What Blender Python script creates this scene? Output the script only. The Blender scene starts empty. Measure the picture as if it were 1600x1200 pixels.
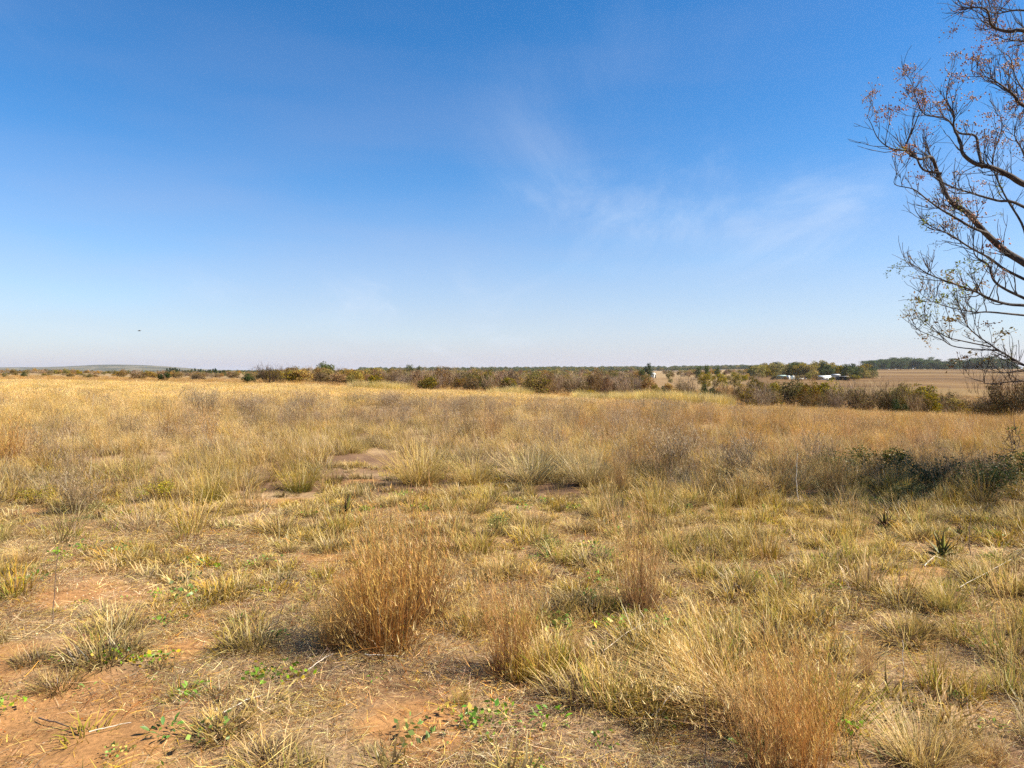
import bpy, math, random
import numpy as np
from mathutils import Vector, Matrix

# ------------------------------------------------------------------ camera, light, exposure
SC = bpy.context.scene
COL = SC.collection
F = 1121.0                      # focal length in photo pixels (1600 wide)
EYE = 1.6
PITCH = math.atan(22.0 / F)
cam_d = bpy.data.cameras.new("camera"); cam = bpy.data.objects.new("camera", cam_d); COL.objects.link(cam)
cam_d.sensor_width = 36.0; cam_d.lens = 36.0 * F / 1600.0
cam_d.clip_start = 0.05; cam_d.clip_end = 40000.0
cam.location = (0, 0, EYE); cam.rotation_euler = (math.pi / 2 - PITCH, 0, 0)
SC.camera = cam

SUN_AZ = math.radians(97)       # clockwise from the view direction (+Y): right, a little behind the camera
SUN_EL = math.radians(42)
CL_X, CL_Y = 5.3, 0.7
DUST_H = 0.135; DUST_A = 0.95; DUST_C = (3.7, 3.5, 4.25, 1)
world = bpy.data.worlds.new("World"); SC.world = world; world.use_nodes = True
nt = world.node_tree; N = nt.nodes; L = nt.links; N.clear()
wo = N.new("ShaderNodeOutputWorld"); bg = N.new("ShaderNodeBackground")
sky = N.new("ShaderNodeTexSky"); sky.sky_type = 'NISHITA'; sky.sun_disc = False
sky.sun_elevation = SUN_EL; sky.sun_rotation = SUN_AZ
sky.altitude = 1400; sky.air_density = 1.0; sky.dust_density = 0.6; sky.ozone_density = 2.0
bg.inputs['Strength'].default_value = 0.0668
hs = N.new("ShaderNodeHueSaturation"); hs.inputs['Saturation'].default_value = 1.4; hs.inputs['Value'].default_value = 1.0
L.new(sky.outputs[0], hs.inputs['Color'])
# thin cirrus, spread over the whole sky
tc = N.new("ShaderNodeTexCoord"); sp = N.new("ShaderNodeSeparateXYZ"); L.new(tc.outputs['Generated'], sp.inputs[0])
def wm(op, a, b=None):
    m = N.new("ShaderNodeMath"); m.operation = op
    for i, v in enumerate((a, b)):
        if v is None: continue
        if isinstance(v, (int, float)): m.inputs[i].default_value = v
        else: L.new(v, m.inputs[i])
    return m.outputs[0]
zz = wm('ADD', wm('MAXIMUM', sp.outputs[2], 0.0), 0.12)
cx = wm('DIVIDE', sp.outputs[0], zz); cy = wm('DIVIDE', sp.outputs[1], zz)
cb = N.new("ShaderNodeCombineXYZ"); L.new(cx, cb.inputs[0]); L.new(cy, cb.inputs[1])
mp = N.new("ShaderNodeMapping"); L.new(cb.outputs[0], mp.inputs[0])
mp.inputs['Rotation'].default_value = (0, 0, math.radians(18)); mp.inputs['Scale'].default_value = (1.5, 0.5, 1)
mp.inputs['Location'].default_value = (CL_X, 0.2, 0)
n1 = N.new("ShaderNodeTexNoise"); n1.inputs['Scale'].default_value = 1.1; n1.inputs['Detail'].default_value = 7
n1.inputs['Roughness'].default_value = 0.62; n1.inputs['Distortion'].default_value = 0.6
L.new(mp.outputs[0], n1.inputs['Vector'])
n2 = N.new("ShaderNodeTexNoise"); n2.inputs['Scale'].default_value = 0.45; n2.inputs['Detail'].default_value = 2
mp2 = N.new("ShaderNodeMapping"); L.new(cb.outputs[0], mp2.inputs[0]); mp2.inputs['Location'].default_value = (CL_X * .7, CL_Y, 0); L.new(mp2.outputs[0], n2.inputs['Vector'])
def wramp(src, a, b, to=1.0):
    r = N.new("ShaderNodeMapRange"); r.interpolation_type = 'SMOOTHSTEP'
    r.inputs['From Min'].default_value = a; r.inputs['From Max'].default_value = b; r.inputs['To Max'].default_value = to
    L.new(src, r.inputs['Value']); return r.outputs[0]
cl = wm('MULTIPLY', wramp(n1.outputs[0], 0.42, 0.85), wramp(n2.outputs[0], 0.42, 0.66, 0.42))
mx = N.new("ShaderNodeMix"); mx.data_type = 'RGBA'
tn = N.new("ShaderNodeMix"); tn.data_type = 'RGBA'; tn.blend_type = 'MULTIPLY'; tn.inputs[0].default_value = 1.0
L.new(hs.outputs[0], tn.inputs[6]); tn.inputs[7].default_value = (0.91, 1.07, 1.10, 1)
dz = N.new("ShaderNodeMix"); dz.data_type = 'RGBA'          # dusty air, thinning upwards, the same all round
mp3 = N.new("ShaderNodeMapping"); mp3.inputs['Scale'].default_value = (1.6, 1.6, 9.0); L.new(tc.outputs['Generated'], mp3.inputs[0])
n3 = N.new("ShaderNodeTexNoise"); n3.inputs['Scale'].default_value = 1.0; n3.inputs['Detail'].default_value = 3; L.new(mp3.outputs[0], n3.inputs['Vector'])
dh = wm('MULTIPLY', wramp(n3.outputs[0], 0.35, 0.68), 0.42)                # the layer is deeper in some parts than in others
ex = wm('MULTIPLY', wm('POWER', 2.71828, wm('DIVIDE', wm('MULTIPLY', wm('MAXIMUM', sp.outputs[2], 0.0), -1 / DUST_H), wm('ADD', dh, 0.8))), DUST_A)
L.new(ex, dz.inputs[0]); L.new(tn.outputs[2], dz.inputs[6]); dz.inputs[7].default_value = DUST_C
L.new(cl, mx.inputs[0]); L.new(dz.outputs[2], mx.inputs[6]); mx.inputs[7].default_value = (4.9, 5.4, 6.2, 1)
L.new(mx.outputs[2], bg.inputs['Color']); L.new(bg.outputs[0], wo.inputs['Surface'])

sun_d = bpy.data.lights.new("sun", 'SUN'); sun = bpy.data.objects.new("sun", sun_d); COL.objects.link(sun)
sun_d.energy = 5.0; sun_d.angle = math.radians(0.5); sun_d.color = (1.0, 0.91, 0.76)
sdir = Vector((math.sin(SUN_AZ) * math.cos(SUN_EL), math.cos(SUN_AZ) * math.cos(SUN_EL), math.sin(SUN_EL)))
sun.rotation_euler = sdir.to_track_quat('Z', 'Y').to_euler(); sun.location = (20, 5, 30)

SC.view_settings.view_transform = 'Standard'; SC.view_settings.look = 'None'
SC.view_settings.exposure = 1.35; SC.view_settings.gamma = 1.0; SC.view_settings.use_curve_mapping = False
SC.render.engine = 'CYCLES'
SC.cycles.max_bounces = 8; SC.cycles.diffuse_bounces = 3; SC.cycles.transmission_bounces = 4; SC.cycles.volume_bounces = 1
SC.cycles.use_denoising = False
SC.cycles.sampling_pattern = 'BLUE_NOISE'

R = np.random.default_rng(11)
PI = math.pi

# ------------------------------------------------------------------ helpers
def tag(o, label=None, cat=None, group=None, kind=None):
    if label: o["label"] = label
    if cat: o["category"] = cat
    if group: o["group"] = group
    if kind: o["kind"] = kind
    return o

def empty(name, loc, rz=0.0, scale=(1, 1, 1)):
    o = bpy.data.objects.new(name, None); COL.objects.link(o)
    o.location = loc; o.rotation_euler = (0, 0, rz); o.scale = scale; o.empty_display_size = 0.1
    return o

class MB:
    """collects geometry as arrays of quads / triangles with a colour per vertex"""
    def __init__(s): s.V = []; s.Q = []; s.T = []; s.C = []; s.n = 0
    def add(s, V, Q=None, T=None, C=None):
        V = np.asarray(V, float)
        if C is None: C = np.ones((len(V), 3)) * 0.5
        C = np.asarray(C, float)
        if C.ndim == 1: C = np.tile(C, (len(V), 1))
        s.V.append(V); s.C.append(C)
        if Q is not None and len(Q): s.Q.append(np.asarray(Q, int) + s.n)
        if T is not None and len(T): s.T.append(np.asarray(T, int) + s.n)
        s.n += len(V)
    def mesh(s, name, mat, smooth=False):
        me = bpy.data.meshes.new(name)
        V = np.concatenate(s.V); C = np.concatenate(s.C)
        Q = np.concatenate(s.Q) if s.Q else np.zeros((0, 4), int)
        T = np.concatenate(s.T) if s.T else np.zeros((0, 3), int)
        me.vertices.add(len(V)); me.vertices.foreach_set("co", V.astype(np.float32).ravel())
        nl = len(Q) * 4 + len(T) * 3
        me.loops.add(nl); me.polygons.add(len(Q) + len(T))
        me.loops.foreach_set("vertex_index", np.concatenate([Q.ravel(), T.ravel()]).astype(np.int32))
        st = np.concatenate([np.arange(len(Q)) * 4, len(Q) * 4 + np.arange(len(T)) * 3]).astype(np.int32)
        me.polygons.foreach_set("loop_start", st)
        me.update(calc_edges=True)
        a = me.attributes.new("Col", 'FLOAT_COLOR', 'POINT')
        a.data.foreach_set("color", np.concatenate([C, np.ones((len(C), 1))], 1).astype(np.float32).ravel())
        me.materials.append(mat)
        if smooth: me.polygons.foreach_set("use_smooth", np.ones(len(me.polygons), bool))
        me.validate()
        return me
    def obj(s, name, mat, parent=None, smooth=False):
        return link(name, s.mesh(name, mat, smooth), parent)

def link(name, me, parent=None):
    o = bpy.data.objects.new(name, me); COL.objects.link(o)
    if parent is not None: o.parent = parent
    return o

def _hash(ix, iy, seed):
    h = (ix.astype(np.int64) * 374761393 + iy.astype(np.int64) * 668265263 + seed * 974634777) & 0xFFFFFFFF
    h = ((h ^ (h >> 13)) * 1274126177) & 0xFFFFFFFF
    return ((h ^ (h >> 16)) & 0xFFFF) / 65535.0

def vnoise(x, y, seed):
    ix = np.floor(x); iy = np.floor(y); fx = x - ix; fy = y - iy
    fx = fx * fx * (3 - 2 * fx); fy = fy * fy * (3 - 2 * fy)
    a = _hash(ix, iy, seed); b = _hash(ix + 1, iy, seed); c = _hash(ix, iy + 1, seed); d = _hash(ix + 1, iy + 1, seed)
    return (a * (1 - fx) + b * fx) * (1 - fy) + (c * (1 - fx) + d * fx) * fy

def fbm(x, y, size, seed, octv=3):
    x = np.asarray(x, float); y = np.asarray(y, float); s = 0; a = 1.0; t = 0; f = 1.0 / size
    for o in range(octv):
        s = s + a * vnoise(x * f + 17.3 * o, y * f - 9.1 * o, seed + o); t += a; a *= 0.5; f *= 2.03
    return s / t

def sstep(a, b, x): 
    t = np.clip((np.asarray(x, float) - a) / (b - a), 0, 1); return t * t * (3 - 2 * t)

# ------------------------------------------------------------------ terrain
ZP = np.array([0, 420, 670, 1000, 1200, 1400, 1600], float)
ZD = np.array([0, 6, 10, 18, 30, 50, 75, 120, 250, 400, 700, 1000, 2000, 4000, 7000, 14000], float)
ZT = np.array([
 [0, 0, 0, 0, .02, .08, .18, .3, .2, -.2, -2, -3, -7, -13, -20, -30],
 [0, 0, 0, -.02, -.05, -.06, -.08, -.25, -.85, -1.25, -2.1, -3.3, -5.5, -12, -19, -30],
 [0, 0, 0, -.05, -.12, -.3, -.6, -.97, -1.75, -2.3, -2.8, -3.3, -3.7, -9, -17, -30],
 [0, 0, -.02, -.1, -.25, -.75, -1.35, -2.0, -2.9, -2.0, -2.1, -2.0, -1.0, -6, -15, -30],
 [0, 0, -.03, -.15, -.45, -1.2, -2.0, -2.9, -3.75, -2.0, -.3, .7, 3.4, -2, -14, -30],
 [0, 0, -.05, -.2, -.6, -1.6, -2.6, -3.3, -3.5, -3.0, 0, 2.5, 1.6, -4, -14, -30],
 [0, 0, -.06, -.25, -.75, -2.1, -3.1, -3.75, -4.6, -3.4, .3, 2.9, 2.0, -4, -14, -30]])

def _cr(p0, p1, p2, p3, t):     # smooth monotone-ish interpolation
    m1 = (p2 - p0) * .5; m2 = (p3 - p1) * .5; t2 = t * t; t3 = t2 * t
    return (2 * t3 - 3 * t2 + 1) * p1 + (t3 - 2 * t2 + t) * m1 + (-2 * t3 + 3 * t2) * p2 + (t3 - t2) * m2

def gz(x, y, fine=True):
    x = np.asarray(x, float); y = np.asarray(y, float)
    az = np.clip(np.arctan2(x, y), -0.66, 0.66); r = np.hypot(x, y); d = r * np.cos(az)
    px = np.clip(800 + F * np.tan(az), 0, 1600)
    lk = np.log(ZD + 6.0); u = np.interp(np.log(d + 6.0), lk, np.arange(len(ZD)))
    v = np.interp(px, ZP, np.arange(len(ZP)))
    iu = np.clip(np.floor(u).astype(int), 0, len(ZD) - 2); tu = u - iu
    iv = np.clip(np.floor(v).astype(int), 0, len(ZP) - 2); tv = v - iv; tv = tv * tv * (3 - 2 * tv)
    g = lambda a, b: ZT[np.clip(a, 0, len(ZP) - 1), np.clip(b, 0, len(ZD) - 1)]
    col = lambda a: _cr(g(a, iu - 1), g(a, iu), g(a, iu + 1), g(a, iu + 2), tu)
    z = col(iv) * (1 - tv) + col(iv + 1) * tv
    if fine:
        w = 1 - sstep(20, 60, r)
        z = z + w * ((fbm(x, y, 1.3, 5, 3) - .5) * .10 + (fbm(x, y, .22, 8, 3) - .5) * .035)
        z = z + sstep(40, 200, r) * (fbm(x, y, 60, 21, 2) - .5) * .5
    return z

def at(px, depth):
    x = (px - 800) / F * depth
    return Vector((x, depth, float(gz(x, depth))))

def ray(px, py):
    u = (px - 800) / F; v = (600 - py) / F; c, s = math.cos(PITCH), math.sin(PITCH)
    return Vector((u, c + v * s, -s + v * c))

def pix(px, py, depth):         # the point on the ray through a photo pixel at a depth
    d = ray(px, py); k = depth / d.y
    return Vector((d.x * k, depth, EYE + d.z * k))

def on_ground(px, py):
    d = ray(px, py); lo, hi = 1.0, 200.0
    for _ in range(40):
        m = (lo + hi) / 2; k = m / d.y
        if EYE + d.z * k > float(gz(d.x * k, m)): lo = m
        else: hi = m
    k = lo / d.y
    return Vector((d.x * k, lo, float(gz(d.x * k, lo))))

# ------------------------------------------------------------------ materials
def new_mat(name):
    m = bpy.data.materials.new(name); m.use_nodes = True; m.node_tree.nodes.clear(); return m

def plant_mat(name, transl=0.35, rough=0.6, hue=0.02, val=0.35, sat=0.25, patch=1.0, gloss=0.05):
    """colour from the mesh, varied per copy and in patches across the land; leaf-like two-sided light"""
    m = new_mat(name); t = m.node_tree; n = t.nodes; l = t.links
    out = n.new("ShaderNodeOutputMaterial"); at_ = n.new("ShaderNodeAttribute"); at_.attribute_name = "Col"
    oi = n.new("ShaderNodeObjectInfo"); wn = n.new("ShaderNodeTexWhiteNoise"); wn.noise_dimensions = '1D'
    l.new(oi.outputs['Random'], wn.inputs['W'])
    sepc = n.new("ShaderNodeSeparateColor"); l.new(wn.outputs['Color'], sepc.inputs[0])
    geo = n.new("ShaderNodeNewGeometry")
    nz = n.new("ShaderNodeTexNoise"); nz.inputs['Scale'].default_value = 0.45; nz.inputs['Detail'].default_value = 3
    l.new(geo.outputs['Position'], nz.inputs['Vector'])
    hsv = n.new("ShaderNodeHueSaturation")
    def lin(src, a, b):
        r = n.new("ShaderNodeMapRange"); r.inputs['To Min'].default_value = a; r.inputs['To Max'].default_value = b
        l.new(src, r.inputs['Value']); return r.outputs[0]
    l.new(lin(sepc.outputs[0], .5 - hue, .5 + hue), hsv.inputs['Hue'])
    l.new(lin(sepc.outputs[1], 1 - sat, 1 + sat), hsv.inputs['Saturation'])
    mu = n.new("ShaderNodeMath"); mu.operation = 'MULTIPLY'
    l.new(lin(sepc.outputs[2], 1 - val, 1 + val * .7), mu.inputs[0])
    pr = n.new("ShaderNodeMapRange"); pr.inputs['From Min'].default_value = .3; pr.inputs['From Max'].default_value = .7
    pr.inputs['To Min'].default_value = 1 - .22 * patch; pr.inputs['To Max'].default_value = 1 + .18 * patch
    l.new(nz.outputs[0], pr.inputs['Value']); l.new(pr.outputs[0], mu.inputs[1])
    l.new(mu.outputs[0], hsv.inputs['Value']); l.new(at_.outputs['Color'], hsv.inputs['Color'])
    df = n.new("ShaderNodeBsdfDiffuse"); tr = n.new("ShaderNodeBsdfTranslucent")
    l.new(hsv.outputs[0], df.inputs['Color']); l.new(hsv.outputs[0], tr.inputs['Color'])
    mix = n.new("ShaderNodeMixShader"); mix.inputs[0].default_value = transl
    l.new(df.outputs[0], mix.inputs[1]); l.new(tr.outputs[0], mix.inputs[2])
    last = mix.outputs[0]
    if gloss > 0:
        gl = n.new("ShaderNodeBsdfGlossy"); gl.inputs['Roughness'].default_value = rough * .7
        m2 = n.new("ShaderNodeMixShader"); m2.inputs[0].default_value = gloss
        l.new(last, m2.inputs[1]); l.new(gl.outputs[0], m2.inputs[2]); last = m2.outputs[0]
    l.new(last, out.inputs['Surface'])
    return m

def solid_mat(name, col, rough=.8, var=.25, scale=6.0, bump=.3, metallic=0):
    m = new_mat(name); t = m.node_tree; n = t.nodes; l = t.links
    out = n.new("ShaderNodeOutputMaterial"); b = n.new("ShaderNodeBsdfPrincipled"); l.new(b.outputs[0], out.inputs[0])
    nz = n.new("ShaderNodeTexNoise"); nz.inputs['Scale'].default_value = scale; nz.inputs['Detail'].default_value = 6
    tcn = n.new("ShaderNodeTexCoord"); l.new(tcn.outputs['Object'], nz.inputs['Vector'])
    cr = n.new("ShaderNodeValToRGB"); cr.color_ramp.elements[0].position = .3; cr.color_ramp.elements[1].position = .7
    cr.color_ramp.elements[0].color = tuple(c * (1 - var) for c in col) + (1,)
    cr.color_ramp.elements[1].color = tuple(min(1, c * (1 + var)) for c in col) + (1,)
    l.new(nz.outputs[0], cr.inputs[0]); l.new(cr.outputs[0], b.inputs['Base Color'])
    b.inputs['Roughness'].default_value = rough; b.inputs['Metallic'].default_value = metallic
    if bump:
        bp = n.new("ShaderNodeBump"); bp.inputs['Strength'].default_value = bump; bp.inputs['Distance'].default_value = .02
        l.new(nz.outputs[0], bp.inputs['Height']); l.new(bp.outputs[0], b.inputs['Normal'])
    return m

M_GRASS = plant_mat("dry_grass", .36, gloss=.02, patch=1.7, hue=.012, sat=.18)  # strong brightness patches paint in the shading of grass clumps
M_TUFT = plant_mat("tuft_grass", .36, gloss=.02, patch=.4, hue=.006, val=.14, sat=.08)
M_LITTER = plant_mat("straw_litter", .15, gloss=.02, val=.4)
M_LEAF = plant_mat("leaf", .30, gloss=.02, hue=.012, val=.2, sat=.15, patch=.5)
M_FAR = plant_mat("shrub_foliage", .25, gloss=.0, hue=.012, val=.22, sat=.2, patch=.3)
M_TWIG = plant_mat("dry_twig", .0, gloss=.0, hue=.01, val=.25, sat=.2, patch=.3)
M_ALOE = plant_mat("succulent_leaf", .08, gloss=.035, hue=.0, val=.1, sat=.1, patch=.2)
M_BARK = solid_mat("bark", (.052, .040, .034), .9, .5, 14, .8)
M_BERRY = plant_mat("dry_berries", .10, gloss=.06, hue=.012, val=.3, sat=.2, patch=.2)
M_DEAD = solid_mat("bleached_stick", (.50, .43, .34), .8, .25, 30, .3)
M_DARKSTALK = solid_mat("dark_stalk", (.13, .085, .06), .9, .3, 30, .2)

def ground_mat():
    m = new_mat("veld_soil"); t = m.node_tree; n = t.nodes; l = t.links
    out = n.new("ShaderNodeOutputMaterial"); b = n.new("ShaderNodeBsdfPrincipled"); l.new(b.outputs[0], out.inputs[0])
    b.inputs['Roughness'].default_value = .95; b.inputs['Specular IOR Level'].default_value = .1
    a = n.new("ShaderNodeAttribute"); a.attribute_name = "Col"; geo = n.new("ShaderNodeNewGeometry")
    def noise(sc, det, rough=.6):
        z = n.new("ShaderNodeTexNoise"); z.inputs['Scale'].default_value = sc; z.inputs['Detail'].default_value = det
        z.inputs['Roughness'].default_value = rough; l.new(geo.outputs['Position'], z.inputs['Vector']); return z.outputs[0]
    def mr(src, f0, f1, t0, t1):
        r = n.new("ShaderNodeMapRange"); l.new(src, r.inputs['Value'])
        for k, v in zip(('From Min', 'From Max', 'To Min', 'To Max'), (f0, f1, t0, t1)): r.inputs[k].default_value = v
        return r.outputs[0]
    f1 = noise(38, 8, .7); f2 = noise(7, 5); f3 = noise(.06, 5)
    def mul(x, y):
        k = n.new("ShaderNodeMath"); k.operation = 'MULTIPLY'; l.new(x, k.inputs[0]); l.new(y, k.inputs[1]); return k.outputs[0]
    v = mul(mul(mr(f1, .3, .7, .62, 1.3), mr(f2, .3, .7, .8, 1.18)), mr(f3, .3, .7, .86, 1.12))
    h = n.new("ShaderNodeHueSaturation"); l.new(a.outputs['Color'], h.inputs['Color']); l.new(v, h.inputs['Value'])
    l.new(h.outputs[0], b.inputs['Base Color'])
    bp = n.new("ShaderNodeBump"); bp.inputs['Strength'].default_value = .7; bp.inputs['Distance'].default_value = .012
    l.new(f1, bp.inputs['Height']); l.new(bp.outputs[0], b.inputs['Normal'])
    return m
M_GROUND = ground_mat()

# colours (linear)
def c3(*a): return np.array(a, float)
STRAW = c3(.70, .48, .16); PALE = c3(.78, .60, .27); GOLD = c3(.64, .41, .13); RUST = c3(.47, .25, .09)
RUSTD = c3(.25, .11, .04); GGOLD = c3(.60, .44, .085); GREEN = c3(.22, .25, .03); DKGREEN = c3(.045, .07, .02)
MAUVE = c3(.31, .205, .105); GREY = c3(.42, .33, .20); BROWN = c3(.23, .135, .06); OLIVE = c3(.27, .205, .045)

# ------------------------------------------------------------------ ground sheet
BARE = [(20, 1150, .80), (-60, 1060, .6), (15, 1020, .28), (70, 935, .5), (130, 1000, .18), (285, 1018, .25), (660, 1165, .2), (120, 925, .4), (200, 930, .35),
        (420, 785, .45), (560, 752, .35), (40, 800, .3), (560, 905, .25), (500, 870, .3), (1400, 905, .3), (1120, 780, .3), (1440, 890, .25), (640, 1130, .3)]
BARE_W = [(on_ground(px, py), r) for px, py, r in BARE]
def bare(x, y):
    b = np.zeros_like(np.asarray(x, float))
    wob = (fbm(x, y, .5, 31, 3) - .5)
    for p, r in BARE_W:
        d = np.hypot(x - p.x, (y - p.y) * 1.0) / r + wob * 1.3
        b = np.maximum(b, 1 - sstep(.45, 1.1, d))
    return b

def build_ground():
    aa = np.concatenate([np.linspace(-PI, -0.95, 40)[:-1], np.linspace(-0.95, 0.95, 420), np.linspace(0.95, PI, 40)[1:]])
    rr = np.concatenate([np.linspace(0.0, 2.0, 8)[1:], np.geomspace(2.05, 12, 190), np.geomspace(12.3, 14000, 170)])
    A, Rr = np.meshgrid(aa, rr); X = Rr * np.sin(A); Y = Rr * np.cos(A); Z = gz(X, Y)
    na, nr = len(aa), len(rr)
    V = np.stack([X, Y, Z], -1).reshape(-1, 3)
    i = np.arange(nr - 1)[:, None] * na + np.arange(na - 1)[None, :]
    Q = np.stack([i, i + 1, i + 1 + na, i + na], -1).reshape(-1, 4)[:, ::-1]
    c0 = len(V); V = np.vstack([V, [[0, 0, float(gz(0, 0))]]])
    T = np.stack([np.full(na - 1, c0), np.arange(na - 1) + 1, np.arange(na - 1)], -1)[:, ::-1]
    x, y = V[:, 0], V[:, 1]; r = np.hypot(x, y)
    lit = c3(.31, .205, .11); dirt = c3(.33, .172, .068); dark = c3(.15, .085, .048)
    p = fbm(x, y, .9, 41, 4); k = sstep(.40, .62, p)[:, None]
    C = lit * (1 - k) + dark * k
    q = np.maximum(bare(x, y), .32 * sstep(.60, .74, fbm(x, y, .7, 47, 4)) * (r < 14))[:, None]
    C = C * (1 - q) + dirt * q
    # farther land: rough dry grass, then the brown field on the right
    az = np.arctan2(x, y); px = 800 + F * np.tan(np.clip(az, -.8, .8)); d = r * np.cos(np.clip(az, -.8, .8))
    m = sstep(25, 45, r)[:, None]; rough = c3(.27, .185, .09) * (.75 + .5 * fbm(x, y, 9, 51, 3))[:, None]
    C = C * (1 - m) + rough * m
    fld = (sstep(1120, 1200, px) * sstep(110, 150, d) * (1 - sstep(880, 980, d)))[:, None]
    fc = c3(.14, .080, .030) * (.55 + .9 * fbm(x * .25, y, 22, 55, 3))[:, None]
    st = sstep(.52, .60, fbm(x * .10, y, 46, 58, 4))[:, None]; fc = fc * (1 - .5 * st) + c3(.23, .155, .06) * .5 * st
    C = C * (1 - fld) + fc * fld
    fld2 = (sstep(960, 1010, px) * (1 - sstep(1070, 1110, px)) * sstep(130, 170, d) * (1 - sstep(330, 420, d)))[:, None]
    C = C * (1 - fld2) + c3(.22, .14, .065) * fld2
    fr = sstep(1100, 2500, d)[:, None]; C = C * (1 - fr) + c3(.12, .095, .055) * fr
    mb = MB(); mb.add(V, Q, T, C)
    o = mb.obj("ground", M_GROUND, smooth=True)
    tag(o, "dry veld ground of reddish soil running to the horizon", "ground", kind="structure")
build_ground()

def build_hills():
    ppx = np.array([-700, -300, -60, 0, 50, 85, 120, 150, 180, 230, 270, 310, 420, 560]); 
    ppy = np.array([580, 578, 575, 574, 573.6, 574.4, 571.2, 570, 569.4, 570.6, 573, 577, 581, 584])
    D = 5200.0
    xs = np.linspace(-760, 520, 220); dd = np.linspace(-1, 1, 26)
    top = np.interp(xs, ppx, ppy)
    top = np.convolve(np.pad(top, 6, mode='edge'), np.ones(13) / 13, 'valid')
    Xg, Dg = np.meshgrid(xs, dd)
    dep = D + Dg * 1500
    X = (Xg - 800) / F * dep; Y = dep
    H = EYE + (578 - np.broadcast_to(top, Xg.shape)) / F * D
    base = gz(X, Y, False) - 6
    Z = base + (H - base) * np.cos(Dg * PI / 2) ** 1.3 + (fbm(X, Y, 240, 71, 4) - .5) * 6 * np.cos(Dg * PI / 2)
    n = len(xs); i = np.arange(len(dd) - 1)[:, None] * n + np.arange(n - 1)[None, :]
    Q = np.stack([i, i + 1, i + 1 + n, i + n], -1).reshape(-1, 4)
    C = c3(.06, .062, .038) * (1 - sstep(.45, .62, fbm(X, Y, 170, 75, 4)).reshape(-1, 1)) + c3(.15, .13, .08) * sstep(.45, .62, fbm(X, Y, 170, 75, 4)).reshape(-1, 1)
    mb = MB(); mb.add(np.stack([X, Y, Z], -1).reshape(-1, 3), Q, None, C)
    tag(mb.obj("hills", M_GROUND, smooth=True), "low hazy hills on the horizon behind the grass field", "hills", kind="structure")
build_hills()

# ------------------------------------------------------------------ blades, stems, leaves, tubes
def blades(rng, base, Ln, head, lean, curv, W, col, bcol=None, segs=3, wig=.12, tip=.12, twist=.8):
    """n bending strips; angles from the vertical; returns V, Q, C and the centre lines"""
    n = len(Ln); S = segs + 1
    th = lean[:, None] + curv[:, None] * (np.arange(segs) + .5)[None, :] / segs + rng.normal(0, wig, (n, segs))
    hd = head[:, None] + rng.normal(0, wig, (n, segs)).cumsum(1)
    st = (Ln / segs)[:, None]
    dx = np.sin(th) * np.cos(hd) * st; dy = np.sin(th) * np.sin(hd) * st; dz = np.cos(th) * st
    P = np.zeros((n, S, 3)); P[:, 0] = base
    P[:, 1:] = base[:, None, :] + np.cumsum(np.stack([dx, dy, dz], -1), 1)
    s = np.linspace(0, 1, S)
    w = W[:, None] * ((1 - s[None, :]) * (1 - tip) + tip) * .5
    ph = head + PI / 2 + rng.uniform(-twist, twist, n)
    sd = np.stack([np.cos(ph), np.sin(ph), rng.uniform(-.3, .3, n)], -1)
    V = np.stack([P - sd[:, None, :] * w[..., None], P + sd[:, None, :] * w[..., None]], 2)   # n,S,2,3
    i = (np.arange(n)[:, None] * S + np.arange(segs)[None, :]) * 2
    Q = np.stack([i, i + 1, i + 3, i + 2], -1).reshape(-1, 4)
    if bcol is None: bcol = col
    C = bcol[:, None, :] * (1 - s)[None, :, None] + col[:, None, :] * s[None, :, None]
    C = np.repeat(C[:, :, None, :], 2, 2)
    return V.reshape(-1, 3), Q, C.reshape(-1, 3), P

def vary(rng, cols, n, j=.2):
    """n colours drawn from a list with jitter"""
    cols = np.asarray(cols); k = rng.integers(0, len(cols), n)
    return cols[k] * (1 + rng.uniform(-j, j, (n, 1))) * (1 + rng.uniform(-j * .3, j * .3, (n, 3)))

def lerp_on(P, f):
    """points at fraction f (n,k) along centre lines P (n,S,3) -> n,k,3"""
    n, S, _ = P.shape; u = np.clip(f, 0, .999) * (S - 1); i = u.astype(int); t = (u - i)[..., None]
    r = np.arange(n)[:, None]
    return P[r, i] * (1 - t) + P[r, i + 1] * t

def tuft(rng, n, rad, H, hj, lean, curv, W, cols, bcols=None, segs=3, leanv=.5, wig=.12, bias=None):
    """a clump: blades start in a small disc and splay outwards"""
    a = rng.uniform(0, 2 * PI, n); r = rad * np.sqrt(rng.uniform(0, 1, n))
    base = np.stack([r * np.cos(a), r * np.sin(a), np.full(n, -.01)], -1)
    Ln = H * (1 - hj * rng.uniform(0, 1, n) ** 1.3)
    hd = a + rng.normal(0, .7, n)
    le = lean * (leanv * rng.uniform(0, 1, n) + (1 - leanv) * r / max(rad, 1e-4)) + rng.normal(0, .04, n)
    if bias is not None:
        k = rng.uniform(0, 1, n) < bias[1]; hd = np.where(k, bias[0] + rng.normal(0, .35, n), hd); le = np.where(k, le + bias[2], le)
    cu = curv * rng.uniform(.2, 1, n)
    bk = rng.uniform(0, 1, n) < .10                     # bent, trodden and broken stems
    le = np.where(bk, le + rng.uniform(.35, 1.0, n), le); cu = np.where(bk, cu + rng.uniform(.2, 1.3, n), cu); hd = np.where(bk, rng.uniform(0, 2 * PI, n), hd)
    col = vary(rng, cols, n); bc = vary(rng, bcols if bcols is not None else cols, n)  # base colours run darker: old sheaths, deepened to paint shade between blades
    return blades(rng, base, Ln, hd, le, cu, W * rng.uniform(.7, 1.3, n), col, bc, segs, wig)

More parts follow.
